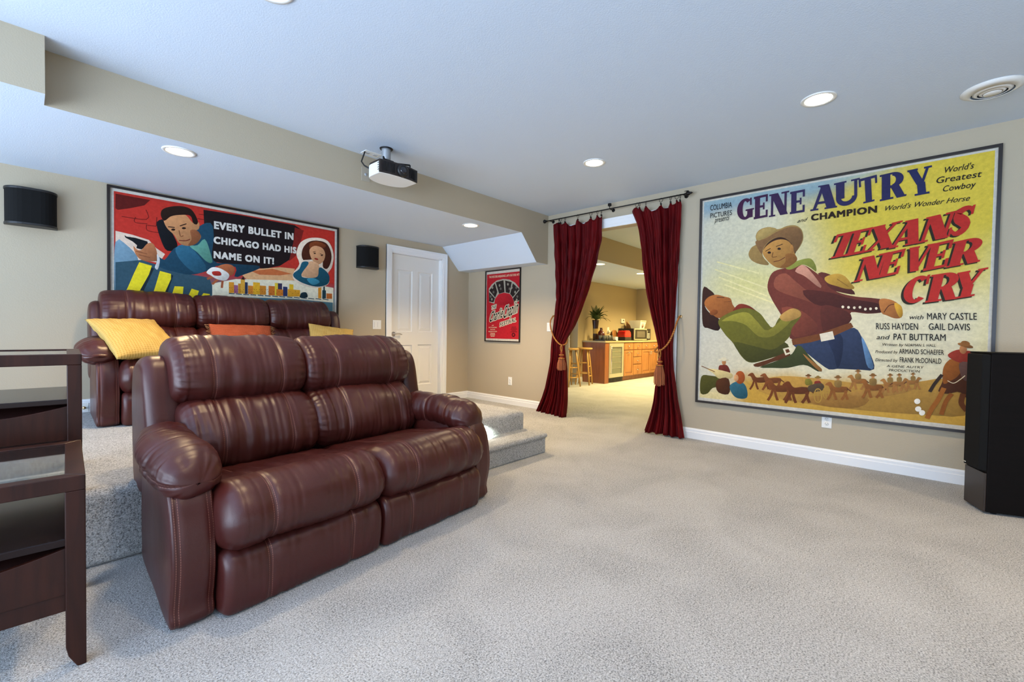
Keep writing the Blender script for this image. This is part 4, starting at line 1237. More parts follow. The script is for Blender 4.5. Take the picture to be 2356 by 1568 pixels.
# bar stools
def stool(root):
    m = MB(); m.lathe([(0, 0.725), (0.15, 0.725), (0.165, 0.735), (0.168, 0.752), (0.155, 0.764), (0.0, 0.766)], n=32); m.build('seat', M_STOOL, root)
    L = []
    for k in range(4):
        a = pi / 4 + k * pi / 2
        top = Vector((0.10 * cos(a), 0.10 * sin(a), 0.727)); bot = Vector((0.205 * cos(a), 0.205 * sin(a), 0.0))
        m = MB(); m.tube([bot, bot.lerp(top, .3), bot.lerp(top, .62), top], [0.014, 0.018, 0.02, 0.016], 10); m.build('leg', M_STOOL, root)
        L.append((bot, top))
    for k in range(4):
        for f in ((0.25, 0.52) if k % 2 == 0 else (0.33, 0.62)):
            a = L[k][0].lerp(L[k][1], f); b = L[(k + 1) % 4][0].lerp(L[(k + 1) % 4][1], f)
            m = MB(); m.tube([a, a.lerp(b, .5), b], [0.010, 0.013, 0.010], 8); m.build('rung', M_STOOL, root)
t = thing('bar_stool', 'round pine bar stool standing against the reddish end panel', 'stool', (7.83, 5.10, 0), radians(20))
stool(t)
c = copy_tree(t); c.location = (7.36, 5.12, 0); c.rotation_euler = (0, 0, radians(-18)); c['label'] = 'round pine bar stool half hidden behind the left curtain'
# white stair balusters
for i, (x, lab) in enumerate(((7.64, 'white turned stair baluster nearest the left curtain'), (7.86, 'white turned stair baluster in the middle behind the stools'), (8.0, 'white turned stair baluster nearest the yellow-lit wall end'))):
    t = thing('baluster', lab, 'baluster', (x, 5.62, 0), 0, 'stair balusters behind the bar stools')
    m = MB(); m.box(-0.028, 0.028, -0.028, 0.028, 0, 0.5, 0, 0.003)
    m.lathe([(0.026, 0.5), (0.016, 0.54), (0.024, 0.57), (0.018, 0.62), (0.024, 0.75), (0.018, 0.9), (0.024, 0.93), (0.016, 0.96), (0.026, 1.0), (0.026, 1.30)], n=18)
    m.build('post', M_TRIM, t)
# printed artwork, in millimetres from the lower left corner of each frame
ART_WEST = [('l','#e6dba0',[155,1344,635,1127],10),('l','#e6dba0',[193,1265,668,1038],10),('l','#e6dba0',[249,1186,701,984],10),('l','#e6dba0',[172,1418,552,1275],10),('b','#b58a3e',[529,212,717,317,1038,326,1377,307,1665,349,1823,391,1945,331,1950,135,1726,104,1382,88,988,95,722,124]),('b','#9a6f33',[930,130,1123,202,1379,206,1332,113,1126,87]),('b','#a87c3c',[1254,216,1473,285,1666,304,1556,240,1379,198]),('b','#2f3a55',[845,611,974,657,1110,693,1271,768,1333,682,1375,589,1416,435,1324,421,1171,419,1118,407,1034,468,934,555]),('b','#232b45',[1097,685,1189,711,1206,582,1177,419,1141,547]),('b','#5b7ea4',[1327,697,1369,604,1412,443,1373,448,1345,572]),('b','#5a2a22',[1015,1239,1097,1225,1231,1111,1278,1045,1180,1066,1086,1111]),('b','#b98f38',[1065,1200,1144,1226,1203,1201,1249,1134,1272,1093,1219,1093,1153,1119,1085,1152]),('l','#8a6528',[1151,1181,1231,1111],5),('b','#6b3226',[678,1283,769,1307,893,1325,987,1258,1060,1179,1100,1111,1181,1058,1284,1026,1395,1009,1461,991,1480,945,1463,896,1362,883,1249,895,1246,811,1136,746,973,682,829,662,810,739,741,887,669,1020,628,1128,640,1224]),('b','#8a4a36',[694,1229,770,1258,846,1184,963,1076,1102,1021,1022,974,879,1029,744,1087,681,1142]),('b','#4a2019',[906,1096,1101,1070,1259,1007,1432,962,1463,899,1337,894,1157,938,994,975]),('b','#54261d',[1050,957,1236,896,1246,811,1109,742,1066,726]),('b','#7c3d2c',[747,948,911,910,1027,758,858,680,820,740]),('b','#e4d6b8',[1206,943,1204,936,1200,932,1194,932,1189,937,1187,943,1189,950,1193,954,1199,954,1204,949]),('b','#e4d6b8',[1244,939,1243,932,1238,928,1233,928,1228,932,1226,939,1228,946,1232,949,1238,949,1242,945]),('b','#e4d6b8',[1282,934,1281,928,1277,924,1271,924,1267,928,1265,935,1266,941,1271,945,1276,945,1281,941]),('b','#e4d6b8',[1320,937,1318,930,1314,926,1309,926,1304,931,1302,937,1304,944,1308,947,1314,947,1318,943]),('b','#e4d6b8',[1355,920,1353,914,1349,910,1344,910,1339,914,1338,921,1339,927,1343,931,1349,931,1353,927]),('b','#e4d6b8',[1388,922,1386,916,1382,912,1377,912,1372,916,1371,923,1372,929,1376,933,1381,933,1386,929]),('b','#e4d6b8',[1424,925,1422,918,1418,915,1413,915,1409,919,1407,925,1408,931,1412,935,1418,935,1422,931]),('b','#e4d6b8',[1459,925,1458,919,1454,915,1449,915,1444,919,1443,926,1444,932,1448,936,1453,936,1457,932]),('b','#c58a72',[844,1270,900,1324,973,1243,1045,1122,1018,1123,917,1222]),('b','#8c8f3c',[769,1307,842,1355,913,1374,963,1369,997,1307,1001,1254,958,1294,895,1325,814,1289]),('b','#a86a35',[1434,995,1502,993,1560,946,1578,890,1569,849,1529,844,1482,868,1448,892]),('b','#c8962f',[1526,966,1566,942,1578,882,1563,849,1539,898]),('l','#5c3018',[1464,892,1492,944,1526,956],5),('p','#6e3f1d',[832,659,1028,712,1188,784,1254,811,1273,773,1137,694,974,637,842,609]),('p','#ddd2ba',[1039,712,1131,738,1147,671,1053,646]),('b','#3a2318',[582,1486,578,1522,624,1578,701,1603,777,1585,830,1518,847,1440,818,1426,763,1526,687,1544]),('b','#b98442',[579,1469,622,1535,701,1570,774,1554,820,1494,840,1423,856,1367,786,1312,711,1312,658,1346,609,1403]),('b','#8f5d2c',[766,1431,832,1424,856,1367,786,1312,723,1311,767,1362]),('b','#b27a3e',[841,1470,834,1448,821,1437,809,1441,801,1459,800,1484,808,1506,820,1516,833,1512,841,1494]),('l','#3a2416',[603,1475,644,1497],5),('l','#3a2416',[688,1509,741,1524],5),('b','#2a1a14',[649,1458,646,1452,639,1449,630,1450,623,1454,620,1461,623,1467,630,1470,639,1469,646,1464]),('b','#2a1a14',[728,1484,726,1478,719,1475,710,1476,703,1480,700,1487,703,1493,710,1496,718,1495,725,1490]),('l','#6a421f',[666,1459,659,1416,698,1417],5),('l','#5e2a1a',[672,1371,721,1380,763,1404],5),('b','#a07f49',[459,1464,484,1524,529,1555,517,1628,550,1682,629,1696,699,1665,774,1685,841,1678,887,1629,899,1552,875,1484,837,1437,826,1493,777,1568,701,1591,632,1560,586,1495,583,1429,637,1348,558,1360,487,1403]),('b','#86613c',[515,1574,592,1591,700,1647,789,1672,856,1659,888,1604,889,1536,854,1456,832,1441,820,1502,762,1573,693,1592,624,1561,581,1500,571,1452]),('b','#b49658',[524,1627,555,1676,629,1692,691,1666,623,1623,544,1580]),('b','#3a2016',[45,1155,109,1144,161,1086,107,1050,68,984,120,906,200,857,223,790,203,733,110,756,49,806]),('b','#a4622f',[63,999,92,1064,170,1091,252,1069,309,1048,328,992,353,939,292,875,203,857,129,909]),('b','#8a4c22',[194,926,192,909,176,894,152,886,130,890,118,903,120,920,137,935,160,943,182,939]),('l','#3f2413',[180,1066,252,1058],5),('l','#6d3a1c',[253,1016,315,1018],4),('b','#7a2e1d',[326,912,384,990,469,976,536,926,569,895,478,927,386,929]),('b','#63601f',[200,828,309,912,444,952,561,907,635,809,683,765,734,861,830,937,893,914,895,859,834,765,817,688,763,609,816,602,802,546,666,482,507,432,422,487,342,614,261,706]),('b','#8c8530',[231,828,344,893,462,909,546,827,629,738,720,809,794,895,853,877,782,774,677,685,566,683,448,791,328,828]),('b','#454517',[350,623,519,592,680,562,785,635,802,553,666,485,507,437,422,496]),('b','#b98f4a',[734,870,822,937,889,914,894,868,825,829,765,826]),('b','#5c3216',[524,414,666,476,802,546,818,507,683,447,573,396]),('p','#d8cfb0',[766,574,819,593,841,542,788,514]),('p','#5c3216',[784,566,811,574,823,547,795,535]),('b','#3d4420',[581,393,713,458,833,525,889,613,978,506,1061,403,1036,386,937,437,806,402,684,394]),('b','#9a6a35',[920,537,978,489,1063,411,1050,387,979,456]),('b','#4c4a1c',[51,264,135,280,236,260,255,186,165,158,111,95,45,97]),('b','#6a2a1e',[216,377,245,394,294,393,324,333,306,307,227,301]),('b','#b97f4e',[283,423,280,407,271,397,258,396,248,405,244,421,248,437,257,447,269,448,279,439]),('b','#d9cfae',[310,447,301,440,278,434,249,432,225,435,216,442,225,450,249,456,278,457,301,454]),('b','#d9cfae',[287,454,282,443,271,436,256,435,244,441,240,452,244,463,255,470,270,471,282,465]),('b','#d3bf84',[105,346,216,344,340,315,333,268,218,258,171,302]),('l','#7a4a22',[48,371,180,322],6),('b','#4e2b14',[200,234,307,266,319,117,212,124]),('b','#2f6070',[326,202,402,246,466,206,479,97,389,83,336,137]),('b','#a24f1f',[457,287,450,250,428,225,401,223,378,244,369,280,377,318,398,342,426,344,448,323]),('b','#d09a68',[400,277,396,257,386,244,374,243,363,254,359,274,362,294,372,307,385,308,396,296]),('b','#6d3a18',[497,327,479,305,507,301,532,257,585,249,652,263,658,298,611,303,556,296,525,336]),('l','#6d3a18',[536,260,523,216,503,177],13.6),('l','#6d3a18',[550,261,559,219,573,184],13.6),('l','#6d3a18',[638,269,648,228,660,193],13.6),('l','#6d3a18',[649,270,635,226,613,188],13.6),('l','#5a3216',[654,289,685,266],6.8),('b','#7a4420',[602,329,585,308,613,304,637,261,688,253,753,266,758,301,713,306,660,299,629,339]),('l','#7a4420',[641,264,628,220,609,182],13.6),('l','#7a4420',[654,265,663,224,676,189],13.6),('l','#7a4420',[740,273,748,232,761,197],13.6),('l','#7a4420',[750,274,736,231,715,193],13.6),('l','#5a3216',[755,292,785,269],6.8),('b','#74401c',[648,270,627,244,660,240,689,187,751,178,830,195,836,238,781,244,717,234,680,283]),('l','#74401c',[694,191,679,137,656,90],16.8),('l','#74401c',[710,193,721,142,737,99],16.8),('l','#74401c',[814,203,825,153,840,111],16.8),('l','#74401c',[826,204,810,152,785,105],16.8),('l','#5a3216',[832,227,868,199],8.4),('b','#653416',[789,268,769,242,802,237,831,183,893,174,971,192,978,235,923,241,859,231,822,281]),('l','#653416',[836,187,821,132,797,84],17.6),('l','#653416',[852,189,863,137,879,93],17.6),('l','#653416',[955,199,966,148,981,106],17.6),('l','#653416',[968,201,952,147,926,99],17.6),('l','#5a3216',[974,224,1010,196],8.8),('b','#7d7428',[944,306,958,315,983,315,999,281,989,266,950,262]),('b','#b97f4e',[978,332,976,323,971,317,965,317,960,322,958,331,960,340,964,346,970,346,976,341]),('b','#6a4520',[991,346,987,342,975,338,960,337,948,339,944,343,948,347,960,351,975,352,987,350]),('b','#6a4520',[979,350,977,344,971,339,964,339,958,342,955,348,958,355,963,359,971,359,977,356]),('b','#7a2c1e',[1013,293,1028,303,1054,303,1070,267,1060,251,1019,247]),('b','#b97f4e',[1048,321,1047,311,1042,305,1035,304,1030,310,1028,319,1029,329,1034,335,1041,336,1046,330]),('b','#8a6a30',[1062,336,1058,331,1046,327,1030,326,1018,328,1013,332,1017,337,1030,340,1045,341,1058,340]),('b','#8a6a30',[1050,340,1048,333,1042,328,1034,328,1028,331,1025,338,1027,345,1033,349,1041,350,1047,346]),('b','#54432f',[970,253,1066,287,1079,230,985,204]),('l','#b08a3a',[1069,180,1066,149,1057,126,1043,117,1029,123,1019,144,1014,174,1017,204,1027,227,1040,237,1054,230,1064,209,1069,180],6),('l','#b08a3a',[1017,174,1066,179],3),('l','#b08a3a',[1040,237,1043,117],3),('l','#b08a3a',[1122,210,1120,185,1112,166,1101,158,1090,164,1081,181,1077,205,1080,230,1087,249,1098,257,1110,252,1118,234,1122,210],6),('l','#b08a3a',[1079,206,1120,210],3),('l','#b08a3a',[1098,257,1101,158],3),('b','#8a5524',[1104,294,1089,273,1114,269,1136,226,1182,219,1242,233,1247,267,1205,272,1157,264,1129,304]),('l','#8a5524',[1139,230,1128,186,1110,148],14.72),('l','#8a5524',[1151,231,1160,190,1172,155],14.72),('l','#8a5524',[1230,239,1238,198,1249,164],14.72),('l','#8a5524',[1239,240,1227,197,1208,159],14.72),('l','#5a3216',[1243,258,1271,236],7.36),('b','#8a6c38',[1162,265,1156,309,1179,323,1204,314,1200,266]),('b','#b58250',[1190,336,1188,327,1183,321,1176,321,1171,326,1168,334,1170,343,1175,349,1182,350,1188,345]),('b','#80582a',[1205,349,1200,345,1187,341,1171,339,1157,341,1152,345,1157,350,1170,354,1187,355,1200,353]),('b','#80582a',[1192,356,1190,349,1183,345,1175,344,1168,348,1165,354,1168,360,1174,364,1183,365,1189,362]),('b','#9c6a34',[1253,368,1241,351,1261,347,1278,312,1315,306,1362,316,1366,344,1333,349,1295,343,1273,375]),('l','#9c6a34',[1281,315,1272,280,1258,250],12.16),('l','#9c6a34',[1290,316,1297,283,1306,255],12.16),('l','#9c6a34',[1352,321,1359,289,1368,261],12.16),('l','#9c6a34',[1360,322,1350,288,1335,257],12.16),('l','#5a3216',[1363,337,1385,318],6.08),('b','#8a6c38',[1298,343,1294,379,1313,390,1332,382,1329,343]),('b','#b58250',[1321,400,1319,393,1315,389,1310,388,1306,392,1304,399,1305,406,1309,411,1315,411,1319,407]),('b','#80582a',[1333,411,1329,407,1319,404,1306,403,1295,405,1291,408,1295,412,1305,415,1318,416,1329,414]),('b','#80582a',[1322,416,1320,411,1315,408,1309,407,1304,410,1301,415,1303,420,1308,423,1315,424,1320,421]),('b','#8a5524',[1340,331,1326,311,1349,307,1369,266,1412,258,1467,271,1471,304,1433,309,1388,302,1363,340]),('l','#8a5524',[1372,269,1362,227,1346,191],14.72),('l','#8a5524',[1384,270,1391,230,1402,197],14.72),('l','#8a5524',[1455,277,1463,238,1474,205],14.72),('l','#8a5524',[1464,278,1453,237,1435,201],14.72),('l','#5a3216',[1468,295,1494,274],7.36),('b','#8a6c38',[1393,303,1387,345,1409,359,1432,349,1428,303]),('b','#b58250',[1419,371,1417,362,1412,357,1406,356,1401,361,1399,369,1401,378,1406,383,1412,384,1417,379]),('b','#80582a',[1433,383,1428,379,1416,375,1401,374,1389,376,1384,380,1389,384,1401,388,1416,389,1428,387]),('b','#80582a',[1421,390,1418,383,1412,379,1405,379,1399,382,1396,388,1398,394,1404,398,1412,398,1418,395]),('b','#9c6a34',[1464,354,1453,339,1470,336,1485,304,1517,298,1559,308,1562,333,1533,337,1500,332,1480,361]),('l','#9c6a34',[1488,306,1480,275,1468,247],11.52),('l','#9c6a34',[1496,307,1502,277,1510,251],11.52),('l','#9c6a34',[1550,312,1556,282,1564,257],11.52),('l','#9c6a34',[1557,313,1548,281,1535,254],11.52),('l','#5a3216',[1560,326,1579,310],5.76),('b','#8a6c38',[1503,332,1499,365,1515,375,1532,368,1530,332]),('b','#b58250',[1523,384,1521,378,1518,374,1513,373,1509,377,1508,383,1509,390,1513,394,1517,394,1521,391]),('b','#80582a',[1533,394,1530,390,1521,388,1509,387,1500,388,1497,391,1500,395,1509,397,1520,398,1530,397]),('b','#80582a',[1524,399,1522,394,1518,391,1512,390,1508,393,1506,397,1507,402,1512,405,1517,406,1522,403]),('b','#9c6a34',[1617,371,1627,359,1612,354,1600,323,1572,313,1534,314,1530,337,1556,345,1586,346,1602,375]),('l','#9c6a34',[1598,325,1606,298,1618,276],10.56),('l','#9c6a34',[1591,324,1587,296,1581,272],10.56),('l','#9c6a34',[1542,320,1538,292,1532,267],10.56),('l','#9c6a34',[1536,319,1545,292,1558,269],10.56),('l','#5a3216',[1532,331,1515,313],5.28),('b','#8a6c38',[1559,344,1556,373,1570,382,1585,376,1583,344]),('b','#b58250',[1577,391,1576,385,1572,381,1568,381,1565,384,1563,390,1565,396,1568,400,1572,400,1575,397]),('b','#80582a',[1586,400,1583,396,1575,394,1565,393,1557,394,1553,397,1557,400,1565,403,1575,403,1583,402]),('b','#80582a',[1578,404,1577,400,1573,397,1567,397,1563,399,1562,403,1563,407,1567,410,1572,410,1576,408]),('b','#9c6a34',[1693,386,1702,375,1689,370,1678,342,1652,332,1618,333,1614,354,1638,362,1665,363,1679,389]),('l','#9c6a34',[1676,343,1683,318,1694,297],9.92),('l','#9c6a34',[1669,343,1666,317,1660,294],9.92),('l','#9c6a34',[1625,339,1621,312,1615,290],9.92),('l','#9c6a34',[1619,338,1627,313,1640,292],9.92),('l','#5a3216',[1616,349,1600,332],4.96),('b','#8a6c38',[1641,360,1637,388,1651,396,1664,390,1662,360]),('b','#b58250',[1656,404,1655,399,1652,395,1649,395,1646,398,1644,403,1645,409,1648,412,1652,413,1655,409]),('b','#80582a',[1665,412,1662,409,1655,407,1646,406,1638,407,1635,410,1638,413,1645,415,1655,416,1662,415]),('b','#80582a',[1658,416,1656,412,1653,410,1648,409,1644,411,1643,415,1644,419,1648,422,1652,422,1656,420]),('b','#4d2812',[1850,536,1822,449,1814,362,1795,288,1847,279,1906,299,1957,262,1950,500,1911,497]),('b','#8a4f1c',[1821,484,1855,537,1905,532,1921,484,1894,411,1854,372,1824,348,1814,405]),('l','#9a5c22',[1825,320,1796,230,1762,153,1737,77],22),('l','#8a4f1c',[1867,281,1838,220,1815,117],20),('l','#5c3216',[1927,287,1919,216,1949,163],24),('l','#33251d',[1812,419,1772,344,1748,283],16),('b','#8f3122',[1839,571,1888,609,1938,604,1966,591,1962,500,1911,511,1860,537]),('b','#5a4038',[1901,511,1960,507,1959,389,1919,399]),('b','#b5784a',[1937,614,1934,594,1925,581,1913,581,1903,593,1899,612,1902,632,1911,645,1923,645,1933,633]),('b','#8a5a2c',[1969,628,1960,623,1940,624,1915,633,1895,644,1888,655,1898,660,1919,659,1943,650,1963,639]),('b','#8a5a2c',[1952,650,1946,639,1934,635,1919,639,1909,649,1905,661,1911,672,1924,676,1938,672,1949,662]),('l','#d9c9a4',[1842,376,1875,360,1909,391,1933,421],4),('b','#ece6d8',[1697,204,1694,191,1686,183,1675,181,1666,188,1662,200,1665,212,1674,221,1685,222,1693,216]),('b','#ece6d8',[1704,146,1701,133,1693,124,1682,123,1673,129,1669,141,1672,154,1681,162,1692,164,1700,157]),('b','#ece6d8',[1726,119,1723,107,1715,98,1704,96,1695,103,1692,114,1695,127,1703,136,1714,137,1723,131]),('t','#1d1a1c','COLUMBIA',[99,1936,301,1934,98,1993],0.012),('t','#1d1a1c','PICTURES',[101,1860,303,1860,100,1910],0.012),('t','#1d1a1c','presents',[145,1809,277,1815,150,1850],0.004),('s','#42203e','G',[351,1791,496,1799,347,1993],0),('s','#3e2140','E',[497,1785,619,1792,494,1996],0),('s','#382446','N',[624,1785,776,1792,623,1992],0),('s','#33284e','E',[791,1785,909,1788,789,1984],0),('s','#302a50','A',[946,1786,1129,1786,947,1995],0),('s','#2e2a50','U',[1115,1788,1285,1799,1110,1992],0),('s','#2c2a50','T',[1289,1783,1401,1796,1275,1991],0),('s','#2a2950','R',[1415,1785,1569,1798,1410,1994],0),('s','#262a52','Y',[1595,1786,1726,1794,1576,1994],0),('t','#1d1a1c','and',[847,1700,913,1704,861,1725],0.006),('t','#2a1c12','CHAMPION',[953,1701,1401,1699,952,1760],0.085),('t','#1d1a1c',"World's",[1778,1927,1935,1927,1787,1973],0.012),('t','#1d1a1c','Greatest',[1739,1858,1976,1857,1748,1907],0.012),('t','#1d1a1c','Cowboy',[1777,1789,1947,1790,1785,1834],0.012),('t','#1d1a1c',"World's Wonder Horse",[1439,1703,1919,1698,1454,1744],0.008),('s','#2b2416','T',[1054,1342,1213,1362,1122,1546],0),('s','#2b2416','E',[1184,1355,1314,1373,1236,1559],0),('s','#2b2416','X',[1307,1374,1493,1403,1358,1573],0),('s','#2b2416','A',[1464,1388,1639,1411,1511,1588],0),('s','#2b2416','N',[1633,1409,1802,1436,1680,1601],0),('s','#2b2416','S',[1792,1437,1921,1465,1825,1631],0),('s','#b42a22','T',[1072,1353,1231,1373,1141,1556],0),('s','#b42a22','E',[1201,1366,1331,1384,1254,1569],0),('s','#b42a22','X',[1325,1385,1508,1413,1374,1583],0),('s','#b42a22','A',[1480,1398,1654,1421,1527,1597],0),('s','#b42a22','N',[1648,1419,1816,1445,1695,1611],0),('s','#b42a22','S',[1806,1447,1935,1474,1839,1640],0),('s','#2b2416','N',[1246,1133,1416,1162,1297,1331],0),('s','#2b2416','E',[1399,1158,1533,1185,1441,1354],0),('s','#2b2416','V',[1550,1186,1687,1205,1590,1380],0),('s','#2b2416','E',[1671,1192,1808,1219,1704,1393],0),('s','#2b2416','R',[1798,1208,1966,1238,1834,1396],0),('s','#b42a22','N',[1263,1144,1433,1174,1314,1342],0),('s','#b42a22','E',[1415,1169,1548,1196,1457,1364],0),('s','#b42a22','V',[1565,1197,1702,1216,1605,1390],0),('s','#b42a22','E',[1686,1203,1822,1229,1719,1403],0),('s','#b42a22','R',[1812,1218,1979,1248,1848,1406],0),('s','#2b2416','C',[1550,937,1704,963,1579,1145],0),('s','#2b2416','R',[1689,949,1855,973,1721,1159],0),('s','#2b2416','Y',[1824,969,1972,996,1860,1166],0),('s','#b42a22','C',[1566,948,1719,975,1594,1156],0),('s','#b42a22','R',[1703,961,1869,984,1735,1170],0),('s','#b42a22','Y',[1838,980,1985,1007,1874,1176],0),('t','#1d1a1c','with',[1613,837,1695,835,1619,862],0.006),('t','#1d1a1c','MARY CASTLE',[1719,833,1982,829,1717,886],0.012),('t','#1d1a1c','RUSS HAYDEN',[1419,756,1670,754,1417,809],0.012),('t','#1d1a1c','-',[1697,778,1707,778,1697,785],0.02),('t','#1d1a1c','GAIL DAVIS',[1730,755,1950,752,1728,807],0.012),('t','#1d1a1c','and',[1422,676,1497,676,1429,704],0.006),('t','#1d1a1c','PAT BUTTRAM',[1528,673,1824,673,1527,726],0.012),('t','#1d1a1c','Written by',[1457,624,1586,624,1462,647],0.006),('t','#1d1a1c','NORMAN S. HALL',[1596,625,1771,627,1598,646],0.008),('t','#1d1a1c','Produced by',[1418,564,1554,566,1423,589],0.006),('t','#1d1a1c','ARMAND SCHAEFER',[1564,566,1818,567,1563,606],0.012),('t','#1d1a1c','Directed by',[1420,498,1555,500,1425,523],0.006),('t','#1d1a1c','FRANK McDONALD',[1570,498,1806,500,1569,540],0.012),('t','#1d1a1c','A GENE AUTRY',[1491,455,1707,457,1494,474],0.006),('t','#1d1a1c','PRODUCTION',[1506,423,1686,425,1509,443],0.006)]
